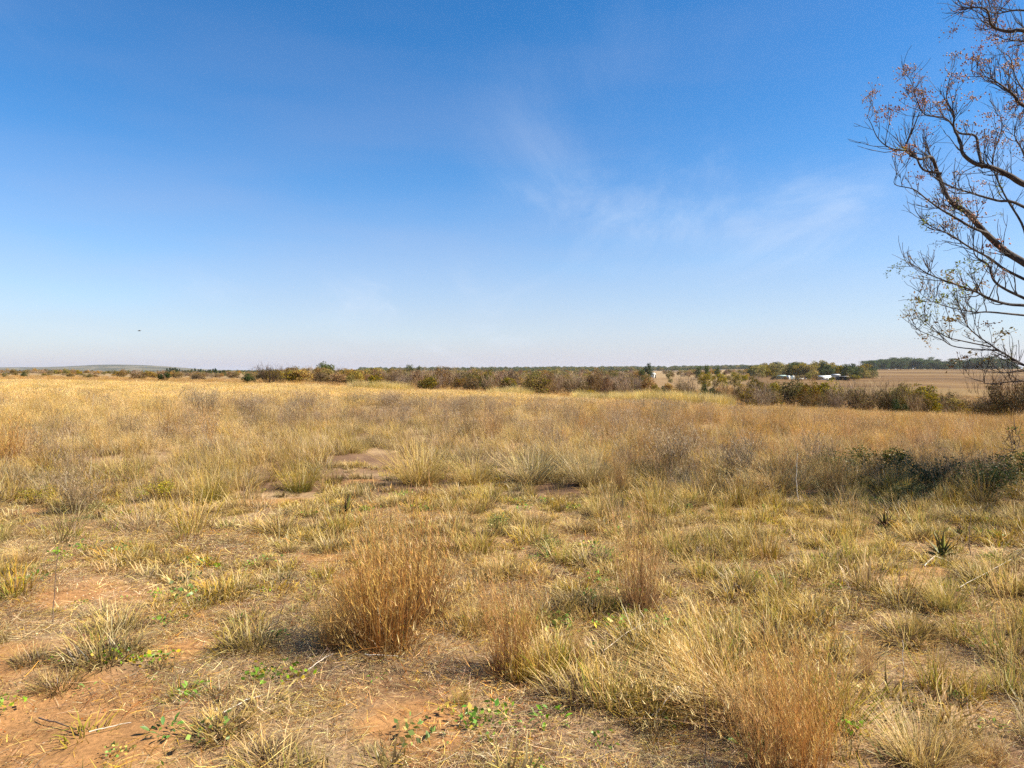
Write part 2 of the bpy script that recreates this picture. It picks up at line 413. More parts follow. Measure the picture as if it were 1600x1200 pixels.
def spikelets(rng, P, k, f0, Lk, W, cols, spread=.9):
    """small seed-head slips along the top part of each stem"""
    n = len(P); f = rng.uniform(f0, 1, (n, k)); B = lerp_on(P, f).reshape(-1, 3); m = n * k
    return blades(rng, B, Lk * rng.uniform(.5, 1.2, m), rng.uniform(0, 2 * PI, m), rng.uniform(.1, spread, m), rng.uniform(0, .6, m),
                  W * rng.uniform(.7, 1.3, m), vary(rng, cols, m), None, 1, .05)

def tube(mb, pts, rad, sides=5, col=(.5, .5, .5), cap=True):
    P = np.asarray([tuple(p) for p in pts], float); n = len(P); rad = np.asarray(rad, float)
    T = np.gradient(P, axis=0); T /= np.linalg.norm(T, axis=1)[:, None] + 1e-9
    ref = np.array([0.13, .21, 1.0]) if abs(T[0][2]) < .9 else np.array([1.0, .2, .1])
    U = np.cross(T, ref); U /= np.linalg.norm(U, axis=1)[:, None] + 1e-9; Wv = np.cross(T, U)
    a = np.arange(sides) * 2 * PI / sides
    V = P[:, None, :] + rad[:, None, None] * (np.cos(a)[None, :, None] * U[:, None, :] + np.sin(a)[None, :, None] * Wv[:, None, :])
    i = np.arange(n - 1)[:, None] * sides + np.arange(sides)[None, :]
    j = np.arange(n - 1)[:, None] * sides + (np.arange(sides)[None, :] + 1) % sides
    Q = np.stack([i, j, j + sides, i + sides], -1).reshape(-1, 4)
    mb.add(V.reshape(-1, 3), Q, None, np.asarray(col, float))

def leaf_quads(rng, P, size, col, up=.3, aspect=.55):
    """leaf-sized diamonds at points P with random facing"""
    n = len(P); d = rng.normal(0, 1, (n, 3)); d[:, 2] *= .7; d /= np.linalg.norm(d, axis=1)[:, None]
    e = rng.normal(0, 1, (n, 3)); e[:, 2] += up; e -= (e * d).sum(1)[:, None] * d; e /= np.linalg.norm(e, axis=1)[:, None]
    s = (size * rng.uniform(.6, 1.4, n))[:, None]
    V = np.stack([P - d * s * .5, P + e * s * aspect * .5, P + d * s * .5, P - e * s * aspect * .5], 1)
    Q = np.arange(n * 4).reshape(-1, 4)
    return V.reshape(-1, 3), Q, np.repeat(col, 4, 0)

# ------------------------------------------------------------------ prototypes of the grass kinds
def grass_parts(kind, seed):
    """returns [(part name, mesh)] for one clump of a kind at its natural size"""
    g = np.random.default_rng(seed); a = MB(); b = MB(); have_b = True
    if kind == 'rust':              # tall rust coloured clump of fine stems
        V, Q, C, P = tuft(g, 70, .20, .70, .6, .95, .5, .0042, [STRAW, RUST * 1.1, GOLD * .9, PALE * .9], [RUSTD, BROWN], 4, wig=.22)
        b.add(V, Q, None, C); V, Q, C, _ = spikelets(g, P, 6, .55, .05, .0034, [STRAW, GOLD, PALE], .8); b.add(V, Q, None, C)
        V, Q, C, P = tuft(g, 225, .14, 1.0, .60, .38, .28, .0044, [RUST, RUST * 1.15, GOLD * .85, STRAW * .9, RUST * .8, RUST * .9], [RUSTD * .8, RUSTD * 1.2, BROWN * .7], 4, wig=.19)
        b.add(V, Q, None, C); V, Q, C, _ = spikelets(g, P, 8, .4, .06, .0034, [RUST * 1.2, GOLD, RUST, STRAW], .8); b.add(V, Q, None, C)
        V, Q, C, _ = tuft(g, 150, .19, .36, .7, .9, .9, .0055, [RUST * .8, STRAW * .8, BROWN, PALE * .8], [RUSTD * .6, BROWN * .4], 3, wig=.2); a.add(V, Q, None, C)
    elif kind == 'lean':            # big pale clump whose stems bend over to the left
        V, Q, C, P = tuft(g, 280, .22, .85, .45, .4, .7, .0044, [STRAW, PALE, GOLD, RUST * 1.1], [BROWN, RUSTD], 5, bias=(PI, .62, .62))
        b.add(V, Q, None, C); V, Q, C, _ = spikelets(g, P, 6, .6, .045, .0035, [PALE, STRAW], .8); b.add(V, Q, None, C)
        V, Q, C, _ = tuft(g, 260, .22, .42, .6, .8, .9, .006, [STRAW, PALE * .9, GGOLD], [BROWN, RUSTD], 3); a.add(V, Q, None, C)
    elif kind == 'pale':            # fountain-like pale tussock
        V, Q, C, P = tuft(g, 420, .14, .66, .4, .9, .5, .0055, [PALE, PALE * 1.1, STRAW, GGOLD * 1.1], [OLIVE, STRAW * .6, BROWN], 4)
        a.add(V, Q, None, C)
        V, Q, C, _ = tuft(g, 130, .16, .25, .5, 1.1, .9, .006, [BROWN, GREY * .8, STRAW * .7], [BROWN * .6], 3); a.add(V, Q, None, C); have_b = False
    elif kind == 'olive':           # olive green tussock, straw tips
        V, Q, C, P = tuft(g, 380, .13, .5, .45, .7, .4, .0048, [OLIVE * 1.4, GGOLD, STRAW], [OLIVE * .7, DKGREEN * 1.4], 4); a.add(V, Q, None, C); have_b = False
    elif kind == 'greengold':       # stiff yellow-green blades
        V, Q, C, P = tuft(g, 120, .13, .38, .65, .65, .5, .0075, [GGOLD, GGOLD * 1.15, STRAW, GREEN * 1.5, GOLD], [OLIVE * .6, GREEN * .6, RUSTD * .7], 3, wig=.18); a.add(V, Q, None, C)
        V, Q, C, _ = tuft(g, 90, .13, .16, .5, 1.1, .9, .007, [STRAW, BROWN, GREY], [BROWN], 3); a.add(V, Q, None, C)
        V, Q, C, P = tuft(g, 14, .08, .5, .4, .25, .2, .0035, [STRAW, GOLD], [GGOLD], 3); b.add(V, Q, None, C)
        V, Q, C, _ = spikelets(g, P, 6, .65, .03, .003, [STRAW, GOLD], .6); b.add(V, Q, None, C)
    elif kind == 'tussock':         # low straw clump with an old base, darkened further as painted shade pockets
        V, Q, C, P = tuft(g, 220, .13, .22, .55, 1.1, .9, .006, [STRAW, GGOLD, PALE, STRAW * .8], [BROWN * .8, OLIVE * .7], 3); a.add(V, Q, None, C)
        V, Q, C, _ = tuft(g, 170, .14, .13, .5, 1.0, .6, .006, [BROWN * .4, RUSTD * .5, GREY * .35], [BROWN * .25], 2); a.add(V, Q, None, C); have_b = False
    elif kind == 'mauve':           # dry forb bush of thin grey mauve stems
        V, Q, C, P = tuft(g, 110, .12, .62, .5, .55, .15, .0045, [MAUVE, GREY * .8, MAUVE * .8], [MAUVE * .6, BROWN * .6], 4, wig=.2); a.add(V, Q, None, C)
        V, Q, C, P2 = spikelets(g, P, 7, .3, .14, .0035, [MAUVE, MAUVE * .8, GREY * .7], .8); a.add(V, Q, None, C)
        V, Q, C, _ = spikelets(g, P2, 3, .3, .03, .006, [MAUVE * 1.2, GREY, c3(.36, .25, .17)], 1.2); b.add(V, Q, None, C)
    elif kind == 'gold':            # field grass
        V, Q, C, P = tuft(g, 70, .20, .9, .45, .3, .35, .0045, [GOLD, STRAW, GOLD * 1.1, PALE], [STRAW * .7, RUST * .7], 4); b.add(V, Q, None, C)
        V, Q, C, _ = spikelets(g, P, 6, .65, .06, .005, [PALE, STRAW, GOLD], .6); b.add(V, Q, None, C)
        V, Q, C, _ = tuft(g, 70, .24, .5, .5, .7, .8, .006, [STRAW, GOLD * .9, BROWN * 1.2], [STRAW * .6, BROWN], 3); a.add(V, Q, None, C)
    return [("blades", a.mesh("blades", M_TUFT))] * (1 if a.n else 0) + ([("seed_stalks", b.mesh("seed_stalks", M_TUFT))] if have_b and b.n else [])

NAT_H = dict(rust=.80, lean=.72, pale=.50, olive=.43, greengold=.38, tussock=.20, mauve=.58, gold=.85)
PROTO = {}
def clump(name, kind, loc, h, label, cat, group=None, wide=1.0, rz=None, var=None):
    if kind not in PROTO: PROTO[kind] = [grass_parts(kind, 100 + 7 * len(PROTO) + i) for i in range(3)]
    s = h / NAT_H[kind]; v = int(R.integers(0, 3)) if var is None else var
    o = empty(name, loc, float(R.uniform(0, 2 * PI)) if rz is None else rz, (s * wide, s * wide, s))
    tag(o, label, cat, group)
    for nm, me in PROTO[kind][v]: link(nm, me, o)
    return o

# ------------------------------------------------------------------ where the clumps one can point to stand
def hpx(p, top, py): return max(.08, (py - top) * p.y / F)
CL = [  # name, kind, px, base py, top py, width factor, label
 ("grass_tuft", 'rust', 602, 1012, 800, 1.05, "big rust coloured grass tuft in the middle foreground, tallest of the clearing"),
 ("grass_tuft", 'rust', 655, 968, 775, 1.0, "rust grass tuft joined to the back right of the tallest foreground tuft"),
 ("grass_tuft", 'rust', 560, 1000, 850, .9, "rust grass tuft leaning out left of the tallest foreground tuft"),
 ("grass_tuft", 'rust', 520, 1015, 925, .9, "thin low rust tuft at the far left foot of the tallest foreground tuft"),
 ("grass_tuft", 'rust', 795, 1052, 880, .85, "rust grass tuft just right of the tallest foreground tuft, lower than it"),
 ("grass_tuft", 'gold', 745, 985, 860, .8, "straw coloured tuft with crossing stems between the two rust foreground tufts"),
 ("grass_tuft", 'rust', 1000, 952, 775, .75, "upright rust tuft standing alone right of centre with a dark shadow on its left"),
 ("grass_tuft", 'lean', 1180, 1130, 935, 1.25, "large pale grass clump bent over to the left at lower right"),
 ("grass_tuft", 'rust', 1245, 1165, 960, .95, "rust tuft rising out of the right side of the bent pale clump"),
 ("grass_tuft", 'rust', 1200, 1215, 1035, .9, "rust stems at the lower edge below the bent pale clump"),
 ("grass_tuft", 'rust', 1265, 1225, 1060, .8, "reddish tuft at the bottom edge right of the bent clump"),
 ("grass_tuft", 'lean', 1100, 1060, 925, .9, "straw coloured clump behind the bent pale clump, leaning the same way"),
 ("grass_tuft", 'greengold', 1290, 1120, 985, 1.1, "yellow-green tuft against the right flank of the bent pale clump"),
 ("grass_tuft", 'pale', 655, 757, 692, 1.30, "pale fountain shaped tussock with dark base, leftmost of the row behind the clearing"),
 ("grass_tuft", 'pale', 738, 757, 708, 1.17, "pale tussock second in the row behind the clearing, lower than its neighbours"),
 ("grass_tuft", 'pale', 828, 755, 698, 1.37, "pale spiky tussock third in the row behind the clearing"),
 ("grass_tuft", 'pale', 918, 758, 695, 1.04, "pale upright tussock last in the row behind the clearing"),
 ("grass_tuft", 'rust', 968, 765, 700, .55, "slim rust tuft right of the row of pale tussocks"),
 ("grass_tuft", 'olive', 468, 768, 720, 1.2, "wide olive tussock with black base left of the pale tussock row"),
 ("grass_tuft", 'olive', 330, 788, 730, 1.0, "olive tussock with straw tips at the left edge of the clearing"),
 ("grass_tuft", 'greengold', 200, 752, 705, 1.1, "yellow-green tussock in the tall grass on the left"),
 ("grass_tuft", 'rust', 262, 684, 630, 1.1, "round rust tuft in the golden field at left, in front of the grey bush"),
 ("grass_tuft", 'rust', 325, 682, 634, 1.2, "rust tuft right of the round rust tuft in the golden field"),
 ("grass_tuft", 'rust', 8, 725, 648, 1.4, "rust tuft cut by the left edge of the picture"),
 ("grass_tuft", 'rust', 770, 692, 636, 1.0, "rust tuft in the middle of the field behind the pale tussock row"),
 ("grass_tuft", 'rust', 1010, 710, 655, 1.0, "dark rust tuft in the field right of centre"),
 ("grass_tuft", 'lean', 1215, 770, 700, 1.3, "rust and straw clump fallen over to the left beside the white stalk"),
 ("grass_tuft", 'rust', 1300, 775, 705, 1.1, "rust clump right of the white stalk at the edge of the tree shade"),
 ("grass_tuft", 'greengold', 930, 792, 765, .7, "small bright yellow-green tuft in front of the pale tussock row"),
 ("grass_tuft", 'tussock', 1090, 785, 750, 1.2, "straw tussock with black base below the thin tilted pale stalk"),
 ("grass_tuft", 'tussock', 1168, 836, 805, 1.1, "low tussock with black base in the clearing right of centre"),
 ("grass_tuft", 'tussock', 1252, 835, 800, .8, "low dark sided tussock, left one of a touching pair"),
 ("grass_tuft", 'tussock', 1290, 853, 815, 1.1, "low tussock with deep shadow, right one of a touching pair"),
 ("grass_tuft", 'tussock', 455, 837, 815, 1.0, "small olive topped tussock in the left clearing near the first aloe"),
 ("grass_tuft", 'tussock', 450, 862, 842, 1.0, "small dark tussock below the olive topped one in the left clearing"),
 ("grass_tuft", 'tussock', 50, 1035, 995, 1.0, "low tussock with black base beside the bare red soil at left"),
 ("grass_tuft", 'tussock', 90, 1075, 1040, 1.3, "pale low tussock beside the bare red soil, nearer than the black based one"),
 ("grass_tuft", 'tussock', 345, 1145, 1095, 1.2, "straw tussock at bottom left near the broad leaved weed"),
 ("grass_tuft", 'tussock', 420, 1195, 1140, 1.3, "bushy straw tussock at the bottom edge left of centre"),
 ("grass_tuft", 'greengold', 720, 1100, 1060, .8, "small yellow-green tuft below the lower rust tuft"),
 ("grass_tuft", 'greengold', 1100, 905, 850, 1.2, "yellow-green tuft right behind the lone upright rust tuft"),
 ("grass_tuft", 'greengold', 1165, 915, 860, 1.3, "yellow-green tuft in the middle of the bright patch right of the rust tuft"),
 ("grass_tuft", 'greengold', 1225, 930, 870, 1.2, "yellow-green tuft at the right end of the bright patch"),
 ("grass_tuft", 'greengold', 880, 880, 830, 1.2, "yellow-green tuft left of the lone upright rust tuft"),
 ("grass_tuft", 'olive', 1480, 952, 895, 1.3, "olive brown tussock with a black hollow on the right"),
 ("grass_tuft", 'greengold', 1462, 1078, 990, .9, "tall yellow-green tuft with a dark shadow on its left, at lower right"),
 ("grass_tuft", 'greengold', 1520, 1095, 1030, .8, "yellow-green tuft right of the tall shadowed one at lower right"),
 ("grass_tuft", 'greengold', 1580, 1085, 1005, 1.0, "yellow-green tuft at the right edge of the picture"),
 ("grass_tuft", 'greengold', 1500, 1005, 950, 1.0, "yellow-green tuft behind the tall shadowed one at lower right"),
 ("grass_tuft", 'pale', 1440, 1195, 1110, 1.2, "pale matted tussock at the bottom edge on the right"),
 ("grass_tuft", 'lean', 1540, 1185, 1110, 1.2, "straw clump flattened to the left near the bottom right corner"),
 ("grass_tuft", 'rust', 1355, 1060, 990, .6, "thin reddish tuft between the bent clump and the shadowed green tuft"),
 ("grass_tuft", 'rust', 905, 1040, 960, .45, "thin upright reddish stems in the gap left of the bent pale clump"),
 ("grass_tuft", 'lean', 40, 880, 835, 1.2, "straw clump at the left edge above the green patch"),
 ("dry_bush", 'mauve', 318, 650, 602, 1.3, "grey mauve twiggy bush standing in the golden field at left"),
 ("dry_bush", 'mauve', 385, 650, 615, 1.2, "faded mauve weed bush right of the grey twiggy bush"),
 ("dry_bush", 'mauve', 480, 640, 615, 1.5, "brown mauve weed patch in the field left of centre"),
 ("dry_bush", 'mauve', 610, 638, 612, 1.6, "wide brown mauve weed patch in the field near the centre"),
 ("dry_bush", 'mauve', 715, 642, 620, 1.5, "brown mauve weed patch in the field below the round olive shrub"),
 ("dry_bush", 'mauve', 130, 800, 735, 1.4, "brown weedy bush at left at the edge of the clearing"),
 ("dry_bush", 'mauve', 1050, 735, 665, 1.3, "dark brown weed bush in the tree shade right of centre"),
 ("dry_bush", 'mauve', 1150, 745, 690, 1.3, "brown weed bush left of the fallen rust clump"),
]

CLEAR = []                      # gaps in the scatter round the clumps' feet, so bases and shadows show
for nm, kd, px, py, top, wd, lb in CL:
    p = on_ground(px, py); h = hpx(p, top, py); CLEAR.append((p.x, p.y, (.20 + .32 * h) * min(wd, 1.2)))
CLEAR = np.array(CLEAR)
def open_ground(x, y):
    k = np.ones(len(x), bool)
    for cx_, cy_, r in CLEAR:
        k &= ((x - cx_) / r) ** 2 + ((y - cy_ + .45 * r) / (r * 1.15)) ** 2 > 1
    return k

# ------------------------------------------------------------------ scatter (stuff)
def scatter(name, coll, pts, scale, label, cat, tilt=.12, rng=R):
    n = len(pts); me = bpy.data.meshes.new(name)
    me.vertices.add(n); me.vertices.foreach_set("co", np.asarray(pts, np.float32).ravel())
    rot = np.stack([rng.normal(0, tilt, n), rng.normal(0, tilt, n), rng.uniform(0, 2 * PI, n)], -1)
    for nm, ty, dat, key in (("rot", 'FLOAT_VECTOR', rot, "vector"), ("scl", 'FLOAT_VECTOR', scale, "vector")):
        a = me.attributes.new(nm, ty, 'POINT'); a.data.foreach_set(key, np.asarray(dat, np.float32).ravel())
    a = me.attributes.new("idx", 'INT', 'POINT'); a.data.foreach_set("value", rng.integers(0, len(coll.objects), n).astype(np.int32))
    o = link(name, me)
    g = bpy.data.node_groups.new(name + "_scatter", 'GeometryNodeTree')
    g.interface.new_socket("Geometry", in_out='INPUT', socket_type='NodeSocketGeometry')
    g.interface.new_socket("Geometry", in_out='OUTPUT', socket_type='NodeSocketGeometry')
    n_ = g.nodes; l_ = g.links
    gi = n_.new("NodeGroupInput"); go = n_.new("NodeGroupOutput"); ip = n_.new("GeometryNodeInstanceOnPoints")
    ci = n_.new("GeometryNodeCollectionInfo"); ci.inputs['Collection'].default_value = coll
    ci.inputs['Separate Children'].default_value = True; ci.inputs['Reset Children'].default_value = True
    def na(nm, ty):
        q = n_.new("GeometryNodeInputNamedAttribute"); q.data_type = ty; q.inputs['Name'].default_value = nm; return q.outputs['Attribute']
    er = n_.new("FunctionNodeEulerToRotation"); l_.new(na("rot", 'FLOAT_VECTOR'), er.inputs[0])
    l_.new(gi.outputs[0], ip.inputs['Points']); l_.new(ci.outputs[0], ip.inputs['Instance'])
    ip.inputs['Pick Instance'].default_value = True
    l_.new(na("idx", 'INT'), ip.inputs['Instance Index']); l_.new(er.outputs[0], ip.inputs['Rotation']); l_.new(na("scl", 'FLOAT_VECTOR'), ip.inputs['Scale'])
    l_.new(ip.outputs[0], go.inputs[0])
    md = o.modifiers.new("scatter", 'NODES'); md.node_group = g
    tag(o, label, cat, kind="stuff")
    return o

def proto_coll(name, meshes):
    c = bpy.data.collections.new(name)
    for i, me in enumerate(meshes): c.objects.link(bpy.data.objects.new(f"{name}_{chr(97 + i)}", me))
    return c

def mk(fn, k, mat, seed):
    out = []
    for i in range(k):
        g = np.random.default_rng(seed + i); mb = MB(); fn(g, mb); out.append(mb.mesh("tuft", mat))
    return out
def A4(mb, r): mb.add(r[0], r[1], None, r[2]); return r[3]

def f_tallgold(g, mb):
    P = A4(mb, tuft(g, 40, .16, 1.0, .6, .36, .5, .0062, [GOLD, STRAW, GOLD * 1.1, PALE], [STRAW * .7, RUST * .7], 4))
    A4(mb, spikelets(g, P, 6, .62, .06, .005, [PALE, STRAW, GOLD], .6))
    A4(mb, tuft(g, 50, .20, .5, .6, .9, 1.0, .007, [STRAW, GOLD * .9, BROWN, PALE], [BROWN * .7, BROWN * .4], 3, wig=.2))
def f_tallrust(g, mb):
    P = A4(mb, tuft(g, 55, .15, 1.0, .6, .34, .3, .0058, [RUST, RUST * .9, GOLD * .8, RUST * 1.1, STRAW * .8], [RUSTD, BROWN * .7], 4))
    A4(mb, spikelets(g, P, 7, .5, .06, .0042, [RUST * 1.1, GOLD, STRAW * .9], .6))
    A4(mb, tuft(g, 50, .2, .5, .5, .7, .8, .0055, [RUST * .8, STRAW * .8, BROWN], [RUSTD, BROWN * .8], 3))
def f_fargold(g, mb):
    P = A4(mb, tuft(g, 60, .42, .95, .5, .3, .4, .012, [GOLD, STRAW, GOLD * 1.1, PALE], [STRAW * .7, RUST * .8], 3))
    A4(mb, spikelets(g, P, 2, .7, .1, .014, [PALE, STRAW, GOLD], .5))
def f_farrust(g, mb):
    P = A4(mb, tuft(g, 60, .42, .95, .5, .3, .3, .012, [GOLD * .8, RUST * 1.1, RUST * .9, STRAW * .8, RUST], [RUSTD, BROWN], 3))
    A4(mb, spikelets(g, P, 2, .6, .1, .014, [RUST * 1.1, GOLD * .9, STRAW * .9], .5))
def f_forb(g, mb):
    P = A4(mb, tuft(g, 26, .14, .75, .5, .5, .15, .0045, [MAUVE, GREY * .8, MAUVE * .8, BROWN], [MAUVE * .6, BROWN * .6], 4, wig=.2))
    P2 = A4(mb, spikelets(g, P, 6, .3, .16, .004, [MAUVE, MAUVE * .8, GREY * .7], .8))
    A4(mb, spikelets(g, P2, 3, .3, .03, .008, [MAUVE * 1.2, GREY, c3(.36, .25, .17)], 1.2))
def f_mid(g, mb):
    A4(mb, tuft(g, 70, .17, .42, .6, .95, .9, .0068, [PALE, STRAW, GREY, GGOLD], [BROWN * .5, BROWN, OLIVE * .7], 3, wig=.2))
    A4(mb, tuft(g, 20, .2, .5, .5, .5, .4, .004, [STRAW, RUST, GREY], [BROWN], 3))
def f_low(g, mb):
    A4(mb, tuft(g, 70, .075, .125, .6, .95, 1.1, .0075, [STRAW, PALE, GGOLD, GGOLD, STRAW * .85, GOLD], [BROWN * .4, OLIVE * .6, BROWN * .6], 3, wig=.3))
def f_lowgreen(g, mb):
    A4(mb, tuft(g, 46, .08, .12, .6, .9, .9, .007, [GGOLD, GREEN * 1.4, STRAW, GGOLD * .9], [OLIVE * .7, GREEN * .7], 3, wig=.2))
def f_greengold(g, mb):
    A4(mb, tuft(g, 60, .11, .36, .65, .5, .4, .0075, [GGOLD, STRAW, STRAW, PALE, GOLD, OLIVE], [OLIVE * .6, BROWN * .7], 3, wig=.18))
    A4(mb, tuft(g, 40, .13, .15, .5, 1.1, .9, .006, [STRAW, BROWN, GREY], [BROWN], 2))
def f_litter(g, mb):
    n = 80; base = np.stack([g.uniform(-.2, .2, n), g.uniform(-.2, .2, n), g.uniform(.002, .024, n)], -1)
    A4(mb, blades(g, base, g.uniform(.03, .17, n), g.uniform(0, 2 * PI, n), g.normal(1.53, .09, n), g.normal(0, .35, n), g.uniform(.0014, .0042, n),
                  vary(g, [PALE, STRAW, GREY, BROWN * .7, MAUVE * .8, STRAW * .7, RUSTD, BROWN], n, .3), None, 2, .1, .5, 1.4))
def f_crumbs(g, mb):                # crumbs of soil and dry leaf bits
    n = 60; P = np.stack([g.uniform(-.22, .22, n), g.uniform(-.22, .22, n), g.uniform(.0, .012, n)], -1)
    V, Q, C = leaf_quads(g, P, .009, vary(g, [BROWN * 1.2, c3(.42, .22, .09), GREY, RUSTD * 1.3, STRAW * .8], n, .3), 1.0, .7); mb.add(V, Q, None, C)
def f_herb(g, mb):                  # small creeping green herb leaves
    n = 40; P = np.stack([g.normal(0, .06, n), g.normal(0, .06, n), g.uniform(.005, .06, n)], -1)
    V, Q, C = leaf_quads(g, P, .028, vary(g, [c3(.15, .27, .035), c3(.19, .32, .045), c3(.13, .2, .03), GGOLD * .8], n, .25), 1.2, .6); mb.add(V, Q, None, C)
def f_reed(g, mb):
    A4(mb, tuft(g, 70, .45, 1.0, .4, .3, .6, .016, [c3(.56, .45, .16), c3(.48, .41, .13), PALE, GOLD], [OLIVE, GGOLD], 3))

def wedge(rng, dens, y0, y1, spread=.86, pad=1.2):
    """random points in the field of view and a margin beside it"""
    n = int(dens * (spread * (y1 * y1 - y0 * y0) + 2 * pad * (y1 - y0)))
    u = rng.uniform(0, 1, n * 2); y = np.sqrt(y0 * y0 + u * (y1 * y1 - y0 * y0))
    w = spread * y + pad; x = rng.uniform(-1, 1, n * 2) * w
    k = rng.choice(n * 2, n, replace=False)
    return x[k], y[k]
def pxof(x, y): return 800 + F * x / np.maximum(y, .1)
YS = ([-300, 0, 300, 420, 500, 700, 900, 1000, 1200, 1600, 1900], [8.0, 8.4, 9.0, 10.5, 13.5, 15.0, 12.0, 10.6, 10.2, 9.4, 9.0])
YE = ([-300, 0, 420, 670, 1000, 1200, 1600, 1900], [80, 78, 70, 60, 48, 42, 33, 30])
def ystart(px): return np.interp(px, *YS)
def yend(px): return np.interp(px, *YE)
def put(x, y): return np.stack([x, y, gz(x, y)], -1)
def scl(rng, n, lo, hi, wide=(1, 1)):
    h = rng.uniform(lo, hi, n); w = h * 0 + rng.uniform(*wide, n); return np.stack([w * (h * .4 + .6 * (lo + hi) / 2), w * (h * .4 + .6 * (lo + hi) / 2), h], -1)

def scatter_all():
    g = np.random.default_rng(77)
    cG = proto_coll("gold_grass", mk(f_tallgold, 5, M_GRASS, 200)); cR = proto_coll("rust_grass", mk(f_tallrust, 4, M_GRASS, 230))
    cFG = proto_coll("far_gold", mk(f_fargold, 4, M_GRASS, 260)); cFR = proto_coll("far_rust", mk(f_farrust, 4, M_GRASS, 280))
    cF = proto_coll("forb", mk(f_forb, 4, M_GRASS, 300)); cM = proto_coll("mid_grass", mk(f_mid, 5, M_GRASS, 320))
    cL = proto_coll("low_grass", mk(f_low, 6, M_GRASS, 340)); cLG = proto_coll("low_green", mk(f_lowgreen, 4, M_GRASS, 360))
    cGG = proto_coll("green_gold", mk(f_greengold, 4, M_GRASS, 380)); cLi = proto_coll("litter", mk(f_litter, 6, M_LITTER, 400))
    cC = proto_coll("crumbs", mk(f_crumbs, 3, M_LITTER, 420)); cH = proto_coll("herb", mk(f_herb, 4, M_LEAF, 440)); cRe = proto_coll("reed", mk(f_reed, 3, M_GRASS, 460))
    # tall grass, near and far; gold on the left, rust on the right
    X, Y = [], []
    for d, a, b in ((11, 7.5, 20), (8, 20, 36)):
        x, y = wedge(g, d, a, b); X.append(x); Y.append(y)
    x = np.concatenate(X); y = np.concatenate(Y); px = pxof(x, y)
    dd = (y - ystart(px)) + (fbm(x, y, 1.6, 61, 3) - .5) * 3.0
    cov = sstep(.36, .52, .6 * fbm(x, y, .75, 62, 2) + .4 * fbm(x, y, 2.6, 63, 2))
    center = np.exp(-((px - 640) / 230) ** 2) * (1 - sstep(20, 34, y))
    keep = (dd > 0) & open_ground(x, y) & (y < yend(px)) & (g.uniform(0, 1, len(x)) < (.22 + .78 * cov) * (1 - .5 * center))
    x, y, px, dd = x[keep], y[keep], px[keep], dd[keep]
    rp = sstep(580, 1100, px + (fbm(x, y, 5, 65, 2) - .5) * 900) * .92
    isr = g.uniform(0, 1, len(x)) < rp
    hh = (.45 + .5 * fbm(x, y, 3, 67, 3)) * (1 - .30 * sstep(12, 32, y)) * (.62 + .38 * sstep(2, 12, dd)) * (1 - .22 * (1 - sstep(500, 800, px)) * (1 - sstep(16, 24, y))) * (1 - .2 * np.exp(-((px - 620) / 260) ** 2))
    for m, cc, nm, lb in ((~isr, cG, "gold_grass", "tall golden dry grass filling the field"), (isr, cR, "rust_grass", "tall rust coloured dry grass on the right of the field")):
        k = m.sum(); s = hh[m] * g.uniform(.6, 1.25, k)
        scatter(nm, cc, put(x[m], y[m]), np.stack([s * 1.1, s * 1.1, s], -1), lb, "grass", .1, g)
    x, y = wedge(g, 4.0, 34, 80, .9, 3); px = pxof(x, y)
    keep = (y < yend(px) + (fbm(x, y, 6, 69, 2) - .5) * 8); x, y, px = x[keep], y[keep], px[keep]
    isr = g.uniform(0, 1, len(x)) < sstep(600, 1150, px + (fbm(x, y, 9, 65, 2) - .5) * 900) * .8
    for m, cc, nm, lb in ((~isr, cFG, "far_gold_grass", "pale golden grass along the far edge of the field"), (isr, cFR, "far_rust_grass", "rust tinted grass along the far right edge of the field")):
        s = g.uniform(.34, .56, m.sum()); scatter(nm, cc, put(x[m], y[m]), np.stack([s * 2.0, s * 2.0, s], -1), lb, "grass", .06, g)
    # rough grass beyond the field edge under the shrubs
    x, y = wedge(g, 1.1, 34, 150, .9, 3); px = pxof(x, y)
    keep = (y > yend(px) - 2) & (g.uniform(0, 1, len(x)) < 1 - .6 * sstep(90, 150, y)); x, y = x[keep], y[keep]
    s = g.uniform(.25, .5, len(x)); scatter("rough_grass", cFR, put(x, y), np.stack([s * 1.8, s * 1.8, s], -1), "rough dry grass between the shrubs beyond the field", "grass", .06, g)
    # pale yellow-green banks at the field edge
    X, Y = [], []
    for p0, p1, d0, d1, nn in ((900, 1010, 47, 53, 420), (1000, 1140, 44, 49, 520), (770, 830, 56, 60, 160), (550, 640, 62, 66, 260)):
        d = g.uniform(d0, d1, nn); p = g.uniform(p0, p1, nn); X.append((p - 800) / F * d); Y.append(d)
    x = np.concatenate(X); y = np.concatenate(Y); s = g.uniform(.3, 1.1, len(x)) * (.55 + .8 * fbm(x, y, 2.0, 111, 2))
    scatter("reed_grass", cRe, put(x, y), np.stack([s, s, s], -1), "pale yellow-green reed grass in low banks at the far field edge", "grass", .08, g)
    # grey mauve forbs
    x, y = wedge(g, 2.8, 8, 40); px = pxof(x, y); nz = fbm(x, y, 3.0, 83, 3)
    w = sstep(.48, .62, nz) * (.25 + .9 * np.exp(-((px - 600) / 260) ** 2) * sstep(14, 20, y) + .5 * np.exp(-((px - 980) / 200) ** 2) + .35 * sstep(9, 10, y) * (px < 350) * (y < 12))
    k = (g.uniform(0, 1, len(x)) < w) & open_ground(x, y) & (y > ystart(px) - 1) & (y < yend(px) - 4); x, y = x[k], y[k]
    s = g.uniform(.55, 1.05, len(x)); scatter("dry_forbs", cF, put(x, y), np.stack([s, s, s], -1), "thin grey and mauve dry weed stems among the field grass", "dry weeds", .12, g)
